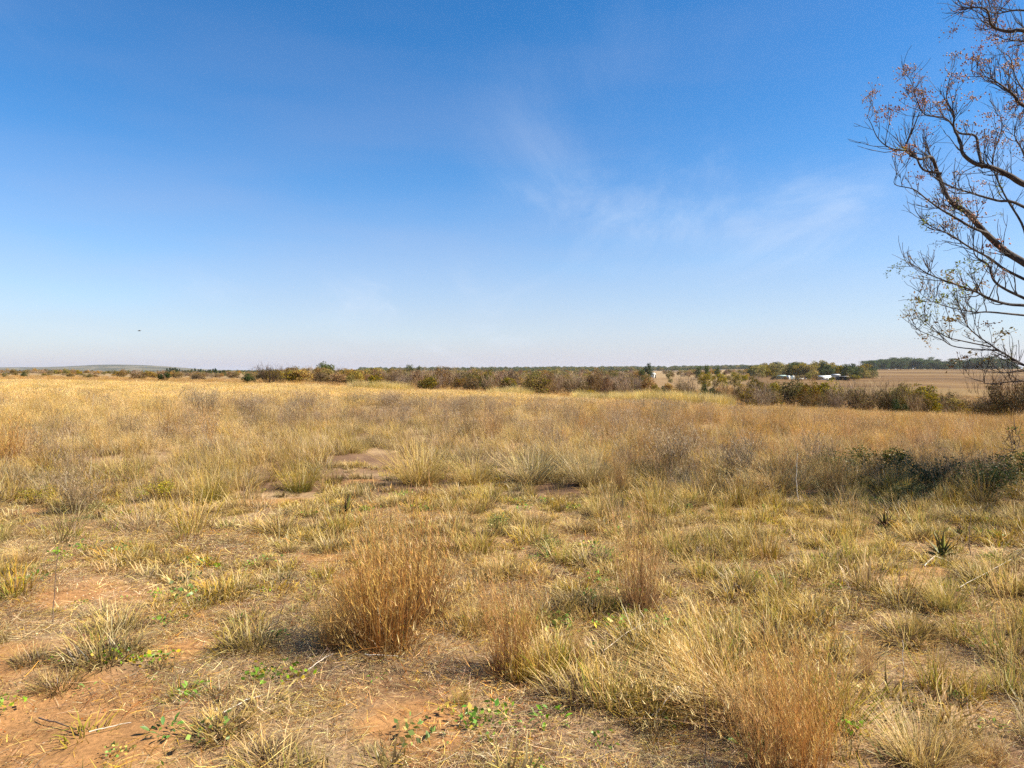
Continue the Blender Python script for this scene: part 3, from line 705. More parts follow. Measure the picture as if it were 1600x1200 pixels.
    # bleached knee-high grass between clearing and field
    x, y = wedge(g, 11, 6.5, 24); px = pxof(x, y); dd = y - ystart(px); nz = fbm(x, y, 1.3, 87, 3)
    w = open_ground(x, y) * sstep(-3.2, -.5, dd + (nz - .5) * 3.5) * (.35 + .65 * sstep(.35, .55, nz)) * (1 - .5 * sstep(3, 8, dd)) * (1 - .9 * bare(x, y))
    k = g.uniform(0, 1, len(x)) < w; x, y = x[k], y[k]
    s = g.uniform(.6, 1.15, len(x)); scatter("bleached_grass", cM, put(x, y), np.stack([s, s, s], -1), "bleached knee-high grass at the edge of the clearing", "grass", .14, g)
    # clearing: low grass, greenish grass, litter, crumbs, herbs
    x, y = wedge(g, 56, 1.6, 12, .9, 1.4); px = pxof(x, y); nz = fbm(x, y, .55, 91, 3); b = bare(x, y)
    w = (.25 + .75 * open_ground(x, y)) * (.10 + .90 * sstep(.42, .58, nz)) * (1 - .93 * b) * (.85 + .15 * sstep(350, 1000, px)) * 1.0
    k = g.uniform(0, 1, len(x)) < w; x, y = x[k], y[k]
    s = .45 + 1.25 * g.uniform(0, 1, len(x)) ** 1.8; scatter("short_grass", cL, put(x, y), np.stack([s, s, s], -1), "short straw coloured grass covering the clearing", "grass", .16, g)
    x, y = wedge(g, 17, 1.6, 11, .9, 1.4); px = pxof(x, y); nz = fbm(x, y, .8, 95, 3); b = bare(x, y)
    w = sstep(.46, .66, nz) * (1 - .9 * b) * (.5 + .5 * sstep(400, 1100, px)); k = g.uniform(0, 1, len(x)) < w; x, y = x[k], y[k]
    s = g.uniform(.6, 1.3, len(x)); scatter("green_grass", cLG, put(x, y), np.stack([s, s, s], -1), "short greenish grass growing through the straw", "grass", .14, g)
    x, y = wedge(g, 5, 1.8, 10.5, .9, 1.4); px = pxof(x, y); nz = fbm(x, y, 1.0, 99, 3); b = bare(x, y)
    w = open_ground(x, y) * sstep(.46, .60, nz) * (1 - b) * (.06 + .94 * sstep(800, 1080, px)); k = g.uniform(0, 1, len(x)) < w; x, y = x[k], y[k]
    s = g.uniform(.5, 1.1, len(x)); scatter("yellow_green_grass", cGG, put(x, y), np.stack([s, s, s], -1), "yellow-green upright grass on the right of the clearing", "grass", .1, g)
    x, y = wedge(g, 190, 1.5, 9, .9, 1.4); b = bare(x, y); k = g.uniform(0, 1, len(x)) < (1 - .84 * b) * (.45 + .55 * sstep(.35, .6, fbm(x, y, .6, 103, 3))); x, y = x[k], y[k]
    s = g.uniform(.45, .95, len(x)); scatter("straw_litter", cLi, put(x, y), np.stack([s, s, s * .8], -1), "fallen straw and broken stems lying on the soil", "straw litter", .05, g)
    x, y = wedge(g, 8, 1.5, 9, .9, 1.4); s = g.uniform(.6, 1.3, len(x))
    scatter("soil_crumbs", cC, put(x, y), np.stack([s, s, s], -1), "crumbs of red soil and dry leaf bits", "soil crumbs", .04, g)
    x, y = wedge(g, 8, 1.6, 9.5, .9, 1.4); k = g.uniform(0, 1, len(x)) < sstep(.5, .64, fbm(x, y, .7, 107, 3)); x, y = x[k], y[k]
    s = g.uniform(.5, 1.2, len(x)); scatter("ground_herbs", cH, put(x, y), np.stack([s, s, s], -1), "tiny green creeping herbs on the clearing floor", "herbs", .1, g)
scatter_all()

# ------------------------------------------------------------------ grass clumps one can point to
for nm, kd, px, py, top, wd, lb in CL:
    p = on_ground(px, py); clump(nm, kd, p, hpx(p, top, py), lb, "grass tuft" if nm == "grass_tuft" else "dry bush", "grass tufts of the clearing and field" if nm == "grass_tuft" else "dry weed bushes in the grass", wd, rz=(float(R.normal(0, .3)) if kd == 'lean' else None))

# many lesser tussocks of the clearing, alike
def zone(px, y):
    if y > 6.6: return "at the back of the clearing on the left" if px < 520 else "at the back of the clearing in the middle" if px < 1050 else "at the back of the clearing on the right"
    if px < 500: return "around the bare red patches"
    if px < 850: return "around the tallest rust tufts"
    return ("behind" if y > 4.4 else "near") + (" the bent pale clump" if px < 1330 else " the shadowed yellow-green tufts on the right")
g2 = np.random.default_rng(5); cnt = 0
while cnt < 220:
    y = math.sqrt(g2.uniform(3.2 ** 2, 9.5 ** 2)); x = g2.uniform(-.8, .8) * y
    if bare(np.array([x]), np.array([y]))[0] > .3: continue
    px = 800 + F * x / y
    if g2.uniform() > .35 + .65 * sstep(300, 1000, px): continue
    right = px > 820; kd = ('greengold' if g2.uniform() < .33 else 'tussock') if right else ('tussock' if g2.uniform() < .85 else 'greengold')
    h = g2.uniform(.11, .24) if kd == 'tussock' else g2.uniform(.16, .36)
    clump("grass_tussock", kd, Vector((x, y, float(gz(x, y)))), h,
          ("low straw tussock with dark old base and painted shade " if kd == 'tussock' else "small yellow-green stiff bladed tussock ") + zone(px, y),
          "grass tussock", ("low straw tussocks " if kd == 'tussock' else "small yellow-green tussocks ") + zone(px, y), float(g2.uniform(.8, 1.3)))
    cnt += 1

# ------------------------------------------------------------------ leafy shrubs near the field edge
def leafy_parts(seed, dense, cols, w=1.0, h=.8, leaf=.038, n=900, lobes=13):
    g = np.random.default_rng(seed); st = MB(); fo = MB(); pts = []
    for i in range(lobes):
        a = g.uniform(0, 2 * PI); r = g.uniform(.1, .42) * w; top = np.array([r * math.cos(a), r * math.sin(a), h * g.uniform(.45, .95) * (1 - .5 * r / w)])
        mid = top * np.array([.4, .4, .55]) + g.normal(0, .03, 3)
        tube(st, [(0, 0, -.03), mid, top], [.014, .009, .004], 4, BROWN * .7)
        m = int(n / lobes); rad = w * g.uniform(.14, .24)
        q = g.normal(0, 1, (m, 3)); q /= np.linalg.norm(q, axis=1)[:, None]; q *= rad * g.uniform(.4, 1.0, (m, 1)) ** .5
        pts.append(top * np.array([.95, .95, .8]) + q * np.array([1, 1, .85]))
    P = np.concatenate(pts); P = P[P[:, 2] > .02]
    V, Q, C = leaf_quads(g, P, leaf, vary(g, cols, len(P), .25), .6, .5); fo.add(V, Q, None, C)
    return [("stems", st.mesh("stems", M_TWIG)), ("foliage", fo.mesh("foliage", M_LEAF))]
LP = {}
def leafy(kind, p, h, wide, label, name="leafy_shrub", group="low leafy shrubs around the clearing"):
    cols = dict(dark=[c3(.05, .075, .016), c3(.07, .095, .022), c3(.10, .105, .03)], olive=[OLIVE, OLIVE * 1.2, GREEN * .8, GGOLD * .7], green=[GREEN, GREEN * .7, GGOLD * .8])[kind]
    if kind not in LP: LP[kind] = [leafy_parts(900 + 31 * len(LP) + i, 1, cols, n=1900 if kind == 'dark' else 1000) for i in range(2)]
    s = h / .8; o = empty(name, p, float(R.uniform(0, 2 * PI)), (s * wide, s * wide, s)); tag(o, label, "shrub", group)
    for nm, me in LP[kind][int(R.integers(0, 2))]: link(nm, me, o)
for kd, px, py, top, wd, lb in [
 ('olive', 250, 785, 738, 1.1, "bright olive leafy shrub in the grass at left, beside the olive tussock"),
 ('olive', 155, 812, 775, 1.2, "low olive shrub at the left edge of the clearing, nearest of the left shrubs"),
 ('olive', 60, 790, 750, 1.3, "olive brown shrub near the left edge of the picture"),
 ('green', 775, 838, 790, 1.0, "dark and bright green leafy shrub behind the tallest rust tuft"),
 ('green', 860, 870, 830, 1.2, "green leafy shrub left of the lone upright rust tuft"),
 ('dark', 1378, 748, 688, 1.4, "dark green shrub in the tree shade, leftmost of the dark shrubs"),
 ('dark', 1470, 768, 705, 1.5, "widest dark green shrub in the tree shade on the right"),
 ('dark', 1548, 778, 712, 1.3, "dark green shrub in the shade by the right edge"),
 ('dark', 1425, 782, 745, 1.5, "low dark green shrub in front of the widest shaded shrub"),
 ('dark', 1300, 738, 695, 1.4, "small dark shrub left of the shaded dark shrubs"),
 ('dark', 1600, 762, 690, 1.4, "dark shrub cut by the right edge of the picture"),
 ('olive', 1055, 870, 840, 1.0, "low olive shrub touching the lone upright rust tuft"),
]:
    p = on_ground(px, py); leafy(kd, p, hpx(p, top, py), wd, lb)

# ------------------------------------------------------------------ aloes and broad-leaved weeds: every leaf is a part
def fleshy_leaf(seed, L_, W_, base, tip, rise, curl):
    """a thick pointed leaf along +X, channelled, curving up then out"""
    g = np.random.default_rng(seed); mb = MB(); n = 6; s = np.linspace(0, 1, n)
    th = rise - curl * s; x = np.concatenate([[0], np.cumsum(np.cos(th[:-1]) * L_ / (n - 1))]); z = np.concatenate([[0], np.cumsum(np.sin(th[:-1]) * L_ / (n - 1))])
    w = W_ * (1 - s ** 1.6) * (.75 + .5 * np.sin(PI * np.minimum(s * 1.2, 1))) + .001; t = w * .28
    V = []
    for i in range(n):
        V += [(x[i], -w[i] / 2, z[i] + t[i] * .6), (x[i], 0, z[i] - t[i] * .9), (x[i], w[i] / 2, z[i] + t[i] * .6), (x[i], 0, z[i] + t[i] * .05)]
    Q = [[i * 4 + k, i * 4 + (k + 1) % 4, i * 4 + 4 + (k + 1) % 4, i * 4 + 4 + k] for i in range(n - 1) for k in range(4)]
    C = np.repeat(base[None, :] * (1 - s[:, None] ** 2) + tip[None, :] * s[:, None] ** 2, 4, 0)
    mb.add(V, Q, None, C); return mb.mesh("leaf", M_ALOE, True)
AL = [fleshy_leaf(i, .34, .055, c3(.09, .11, .03), c3(.26, .12, .05), .5 + .2 * i, .5 - .15 * i) for i in range(4)]
ALG = [fleshy_leaf(10 + i, .34, .055, c3(.10, .13, .025), c3(.24, .19, .05), .5 + .2 * i, .5 - .15 * i) for i in range(4)]
ALB = [fleshy_leaf(20 + i, .34, .05, c3(.11, .065, .04), c3(.10, .055, .035), .5 + .25 * i, .6 - .2 * i) for i in range(4)]
def aloe(px, py, h, n, meshes, label):
    p = on_ground(px, py); s = h / .38; o = empty("aloe", p, float(R.uniform(0, 6)), (s, s, s)); tag(o, label, "aloe", "aloes in the clearing")
    for i in range(n):
        k = min(3, int(4 * i / n)); me = meshes[i % len(meshes)][k]
        lf = link("leaf", me, o); lf.rotation_euler = (float(R.normal(0, .12)), float(R.normal(0, .1)) - .08 * k, i * 2.4 + float(R.normal(0, .15))); f = float(R.uniform(.75, 1.1)); lf.scale = (f, f, f); lf.location = (0, 0, .01 * k)
for a in [(540, 802, .26, 16, [ALG, ALB, ALB], "aloe with green lower and brown dried leaves on the left of the clearing"),
          (1383, 826, .24, 20, [AL, AL, ALB], "dark aloe with brown tipped leaves on the right below the shaded shrubs"),
          (1472, 872, .26, 20, [AL, ALG], "greener aloe beside the curved pale stick on the right"),
          (1497, 838, .14, 12, [AL, ALB], "small dark aloe just behind the greener one"),
          (1310, 775, .18, 12, [AL], "half hidden aloe at the edge of the tree shade"),
          (1480, 780, .2, 10, [ALG], "aloe with a pale upright leaf in front of the shaded shrubs")]: aloe(*a)

def flat_leaf(seed, L_, W_, col):
    g = np.random.default_rng(seed); mb = MB(); n = 5; s = np.linspace(0, 1, n); b = g.uniform(.2, .7)
    w = W_ * np.sin(PI * np.clip(s * .92 + .06, 0, 1)) ** .8; x = s * L_; z = L_ * (.45 * s - b * s * s)
    V = []
    for i in range(n): V += [(x[i], -w[i] / 2, z[i] + w[i] * .18), (x[i], 0, z[i]), (x[i], w[i] / 2, z[i] + w[i] * .18)]
    Q = [[i * 3 + k, i * 3 + k + 1, i * 3 + 4 + k, i * 3 + 3 + k] for i in range(n - 1) for k in range(2)]
    mb.add(V, Q, None, np.asarray(col)); return mb.mesh("leaf", M_LEAF, True)
WL = [flat_leaf(40 + i, .075, .026, c3(.17, .30, .04) * (.8 + .12 * i)) for i in range(5)]
WD = [flat_leaf(50 + i, .085, .032, c3(.09, .18, .03) * (.8 + .15 * i)) for i in range(4)]
def weed(px, py, size, n, meshes, label, tall=.4):
    p = on_ground(px, py); size *= .74; o = empty("broadleaf_weed", p, 0, (size, size, size)); tag(o, label, "weed", "green broad-leaved weeds on the clearing floor")
    for i in range(n):
        lf = link("leaf", meshes[int(R.integers(0, len(meshes)))], o); a = i * 2.4 + float(R.normal(0, .3)); r = .015 + .085 * math.sqrt(i / n)
        lf.location = (r * math.cos(a), r * math.sin(a), .012 + tall * .14 * float(R.uniform(0, 1)) * (1 - i / n)); f = float(R.uniform(.4, .85)); lf.scale = (f, f, f)
        lf.rotation_euler = (float(R.normal(0, .25)), float(R.normal(-.25, .3)), a + float(R.normal(0, .5)))
for a in [(305, 1082, 1.0, 26, WL, "bright green weed beside the broken straws at lower left"), (290, 1095, .6, 12, WL, "small bright weed at the near foot of the lower left weed"),
          (258, 1145, .9, 20, WD, "dark green weed at lower left nearest the bare soil corner"), (375, 975, .9, 18, WL, "light green weed left of the rust tuft's shadow"),
          (430, 998, 1.0, 20, WD, "dark green weed at the tip of the rust tuft's shadow"), (335, 925, .8, 12, WL, "green weed, right one of the two in the left clearing"),
          (305, 940, .7, 12, WL, "green weed, left one of the two in the left clearing"), (200, 937, .6, 10, WL, "small green weed right of the bare orange patch"),
          (172, 1005, .7, 10, WL, "yellow-green weed between the two bare patches at left"), (95, 1032, .7, 10, WL, "green weed beside the black based tussock at left"),
          (60, 905, 1.1, 16, WD, "dark green weed in the green patch by the left edge"), (20, 915, 1.2, 16, WL, "light green weed cut by the left edge"),
          (135, 1080, .7, 9, WL, "green weed behind the dark bare soil corner"), (240, 1060, .5, 8, WL, "tiny weed between the bare patch and the bright green weed"),
          (1165, 1172, 1.0, 18, WD, "dark glossy leaved weed under the bent pale clump"), (1050, 1135, .6, 9, WL, "small yellow-green weed in the bent clump's shadow"),
          (1030, 1128, .6, 9, WD, "dark weed left of the small yellow-green one in the bent clump's shadow"), (860, 1125, 1.1, 20, WL, "spreading green weed below the lower rust tuft, right side"),
          (820, 1140, .7, 12, WL, "green weed left of the spreading one below the lower rust tuft"), (770, 1160, .7, 12, WL, "green weed at the bottom edge near the middle"),
          (590, 1062, .7, 10, WL, "small green weed in front of the tallest rust tuft"), (925, 1015, .6, 10, WD, "dark weed by the thin reddish stems"),
          (970, 1045, .6, 10, WD, "dark weed right of the thin reddish stems"), (1440, 1105, .6, 8, WL, "small green weed in front of the tall shadowed tuft"),
          (1550, 1140, .9, 14, WL, "pale green weed near the bottom right corner"), (1530, 1010, .9, 14, WL, "pale green weed right of the yellow-green tufts on the right"),
          (290, 838, .9, 14, WL, "bright green weed in front of the olive tussock at left"), (345, 838, .7, 10, WL, "small green weed right of the bright one at left"),
          (820, 850, 1.0, 14, WL, "bright green weed under the leafy shrub near the centre"), (1300, 960, .8, 12, WL, "grey-green weed above the matted straw on the right"),
          (1400, 990, .7, 12, WD, "dark weed in the shade hollow on the right")]: weed(*a)

# ------------------------------------------------------------------ single stalks and sticks
def stick(name, pts, r0, r1, mat, label, cat, group="single dry stalks and sticks"):
    p0 = Vector(pts[0]); mb = MB()
    P = [Vector(p) - p0 for p in pts]
    # finer curve
    q = []
    for i in range(len(P) - 1):
        for k in range(4):
            t = k / 4; q.append(P[i].lerp(P[i + 1], t) + Vector((float(R.normal(0, .003)), float(R.normal(0, .003)), 0)))
    q.append(P[-1]); tube(mb, q, np.linspace(r0, r1, len(q)), 5, (.5, .5, .5))
    o = mb.obj(name, mat); o.location = p0; tag(o, label, cat, group)
def stalk(px, py, tx, ty, r, mat, label):
    p = on_ground(px, py); t = pix(tx, ty, p.y + float(R.normal(0, .05)))
    m = p.lerp(t, .5) + Vector((float(R.normal(0, .01)), 0, 0))
    stick("dry_stalk", [p - Vector((0, 0, .03)), m, t], r, r * .5, mat, label, "stalk")
stalk(1248, 788, 1246, 708, .006, M_DEAD, "thin white upright stalk beside the fallen rust clump")
stalk(1090, 750, 1082, 712, .005, M_DEAD, "short white tilted stalk right of the slim rust tuft")
stalk(82, 978, 92, 850, .0035, M_DARKSTALK, "thin dark stalk standing over the bare orange patch at left")
stalk(1516, 868, 1518, 792, .004, M_DARKSTALK, "thin dark stalk behind the greener aloe on the right")
stalk(1192, 1040, 1194, 950, .003, M_DARKSTALK, "thin dark stalk in the bent pale clump")
stalk(145, 650, 146, 615, .005, M_DEAD, "pale stalk in the golden field left of the round rust tuft")
stalk(1404, 960, 1408, 880, .003, M_DARKSTALK, "thin brown stalk in the clearing on the right")
stalk(1102, 1195, 1098, 1060, .0022, M_DARKSTALK, "thin dark stalk at the bottom in front of the bent clump's shadow")
stalk(222, 1000, 222, 965, .003, M_DARKSTALK, "short dark stalk beside the orange bare patch")
stalk(420, 1005, 455, 905, .0022, M_DARKSTALK, "thin slanting stalk over the dark weed left of the rust tuft")
stalk(1412, 1080, 1410, 1000, .0022, M_DEAD, "thin pale stalk in front of the tall shadowed tuft")
def ground_stick(pxs, r, label, mat=M_DEAD, lift=.02, arch=.0):
    P = []
    for i, (a, b) in enumerate(pxs):
        p = on_ground(a, b); t = i / (len(pxs) - 1); P.append(p + Vector((0, 0, lift + arch * math.sin(PI * t))))
    stick("fallen_stick", P, r, r * .6, mat, label, "stick")
ground_stick([(1443, 888), (1460, 880), (1482, 880)], .005, "curved white stick lying beside the greener aloe", arch=.04)
ground_stick([(1020, 1125), (1060, 1112), (1120, 1108)], .005, "pale curved stick across the bent clump's shadow", arch=.10)
ground_stick([(945, 1030), (980, 1000), (1015, 985)], .0022, "straight pale stick left of the bent pale clump", lift=.05)
ground_stick([(140, 1150), (170, 1143), (205, 1136)], .003, "pale straw stick at lower left in front of the dark weed")
ground_stick([(60, 1128), (95, 1138), (130, 1150)], .004, "dark stick lying on the bare red soil corner", M_DARKSTALK)
ground_stick([(350, 1120), (385, 1100), (410, 1092)], .003, "pale stick beside the bottom left tussock")
ground_stick([(480, 1055), (510, 1035), (520, 1030)], .003, "pale bent stick left of the tallest rust tuft", lift=.03)
ground_stick([(570, 1028), (600, 1030), (622, 1031)], .003, "pale stick at the foot of the tallest rust tuft")
ground_stick([(1500, 930), (1545, 905), (1580, 885)], .002, "long thin pale stick on the right behind the olive tussock", lift=.06)

# ------------------------------------------------------------------ shrubs and trees of the middle distance
def shrub_parts(kind, seed):
    """unit shrub: about 1 wide and 1 high, base at the origin"""
    g = np.random.default_rng(seed); st = MB(); fo = MB()
    def twigs(n, H, spread, col, w=.012, up=.9):
        P = A4(st, tuft(g, n, .10, H, .4, spread, .35, w, col, [c * .8 for c in col], 4, wig=.22))
        P2 = A4(st, spikelets(g, P, 7, .25, .32, w * .6, col, .95)); P3 = A4(st, spikelets(g, P2, 3, .3, .15, w * .45, col, 1.1)); return P, P2, P3
    def lobes(n, rz0, rz1, rxy, r0, r1, per, size, cols, asp=.6, shell=.55):
        for i in range(n):
            a = g.uniform(0, 2 * PI); r = rxy * math.sqrt(g.uniform(0, 1)); z = g.uniform(rz0, rz1); z = z * (1 - .35 * (r / max(rxy, .01)) ** 2)
            q = g.normal(0, 1, (per, 3)); q /= np.linalg.norm(q, axis=1)[:, None]; q *= g.uniform(shell, 1, (per, 1)) * g.uniform(r0, r1)
            P = np.array([r * math.cos(a), r * math.sin(a), z]) + q; P[:, 2] = np.abs(P[:, 2])
            V, Q, C = leaf_quads(g, P, size, vary(g, cols, per, .25) * g.uniform(.85, 1.15), .3, asp); fo.add(V, Q, None, C)
    if kind == 'bare':      twigs(44, .85, .75, [MAUVE * .95, GREY * .75, c3(.22, .15, .125)], .011)
    elif kind == 'brown':
        twigs(26, .8, .8, [BROWN * .7, MAUVE * .7], .012); lobes(16, .3, .8, .34, .10, .2, 90, .05, [c3(.18, .12, .06), BROWN * .9, c3(.15, .11, .06), OLIVE * .8, OLIVE * .6])
    elif kind == 'red':
        twigs(26, .85, .7, [MAUVE * .7, BROWN * .7], .012); lobes(15, .4, .85, .32, .1, .18, 80, .05, [c3(.18, .11, .07), c3(.21, .135, .085), BROWN, c3(.20, .15, .10)])
    elif kind == 'orange':
        twigs(14, .75, .8, [BROWN * .8], .012); lobes(18, .3, .8, .34, .12, .2, 90, .055, [c3(.40, .22, .055), c3(.33, .19, .06), c3(.30, .22, .06), BROWN * 1.3])
    elif kind == 'yellow':
        twigs(12, .7, .7, [BROWN * .8], .012); lobes(20, .35, .82, .34, .12, .2, 95, .055, [c3(.30, .235, .05), c3(.36, .25, .05), OLIVE * 1.1])
    elif kind == 'olive':
        twigs(10, .7, .8, [BROWN * .6], .012); lobes(22, .22, .8, .34, .12, .2, 100, .05, [OLIVE * .75, c3(.10, .105, .035), OLIVE])
    elif kind == 'dark':
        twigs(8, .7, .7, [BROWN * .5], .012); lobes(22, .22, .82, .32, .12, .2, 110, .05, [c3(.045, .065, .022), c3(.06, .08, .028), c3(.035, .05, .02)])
    elif kind == 'thorn':   # broad dark twiggy thorn bush
        twigs(60, .85, 1.0, [c3(.10, .075, .05), BROWN * .6], .011); lobes(18, .25, .75, .38, .1, .17, 80, .04, [c3(.085, .075, .03), c3(.11, .08, .04)], .5, .3)
    elif kind == 'green':   # rounded tree with a short trunk
        tube(st, [(0, 0, -.02), (.01, 0, .25), (.03, .02, .5)], [.035, .028, .015], 6, BROWN * .6)
        for i in range(5):
            a = i * 1.26; tube(st, [(.01, 0, .25), (.15 * math.cos(a), .15 * math.sin(a), .5), (.25 * math.cos(a), .25 * math.sin(a), .68)], [.018, .012, .006], 4, BROWN * .6)
        lobes(24, .25, .88, .36, .11, .19, 110, .05, [c3(.055, .085, .022), c3(.085, .11, .03), c3(.115, .125, .03)])
    elif kind == 'ytree':
        tube(st, [(0, 0, -.02), (.01, 0, .25), (.03, .02, .5)], [.03, .024, .012], 6, BROWN * .6)
        lobes(24, .20, .86, .38, .12, .19, 110, .05, [c3(.27, .24, .05), c3(.34, .25, .05), c3(.17, .17, .045), c3(.34, .22, .055)])
    elif kind == 'gum':     # tall narrow plantation tree
        tube(st, [(0, 0, -.02), (.005, 0, .5), (.0, .01, .95)], [.02, .014, .004], 5, GREY * .6)
        for i in range(26):
            z = g.uniform(.12, .96); a = g.uniform(0, 2 * PI); r = .15 * (1 - .6 * abs(z - .5)); per = 60
            tube(st, [(0, 0, z - .07), (r * .8 * math.cos(a), r * .8 * math.sin(a), z)], [.006, .003], 3, GREY * .6)
            q = g.normal(0, .055, (per, 3)); P = np.array([r * math.cos(a), r * math.sin(a), z]) + q * np.array([1, 1, 1.2]); P[:, 2] = np.clip(np.abs(P[:, 2]), .03, 1.02)
            V, Q, C = leaf_quads(g, P, .055, vary(g, [c3(.075, .11, .045), c3(.105, .13, .055), c3(.06, .09, .04)], per, .2), .2, .5); fo.add(V, Q, None, C)
    elif kind == 'pine':
        tube(st, [(0, 0, -.02), (0, 0, .98)], [.02, .003], 5, BROWN * .6)
        for i in range(15):
            z = .12 + .86 * i / 15; r = .20 * (1 - z) + .015; per = 46; a = g.uniform(0, 2 * PI, per); rr = r * np.sqrt(g.uniform(.1, 1, per))
            P = np.stack([rr * np.cos(a), rr * np.sin(a), z - .18 * rr + g.normal(0, .012, per)], -1)
            V, Q, C = leaf_quads(g, P, .05, vary(g, [c3(.03, .06, .028), c3(.04, .075, .035)], per, .2), .2, .4); fo.add(V, Q, None, C)
    tree = kind in ('green', 'ytree', 'gum', 'pine')
    out = [("trunk" if tree else "stems", st.mesh("stems", M_TWIG))]
    if fo.n: out.append(("crown" if tree else "foliage", fo.mesh("foliage", M_FAR)))
    return out
SP = {}
def shrub(kind, px, depth, w_px, h_px, label, group, name=None, base_py=None):
    if kind not in SP: SP[kind] = [shrub_parts(kind, 1500 + 53 * len(SP) + i) for i in range(4 if kind in ('bare', 'brown') else 3)]
    p = at(px, depth); w = w_px * depth / F; h = h_px * depth / F
    nm = name or ("tree" if kind in ('green', 'ytree', 'gum', 'pine') else "shrub")
    if kind in ('gum',): sw = w / .32
    elif kind == 'pine': sw = w / .42
    elif kind == 'bare': sw = w / 1.05
    else: sw = w / .95
    o = empty(nm, p, float(R.uniform(0, 2 * PI)), (sw, sw, h / .78)); tag(o, label, "tree" if "tree" in nm else "shrub", group)
    for n_, me in SP[kind][int(R.integers(0, len(SP[kind])))]: link(n_, me, o)
    return o

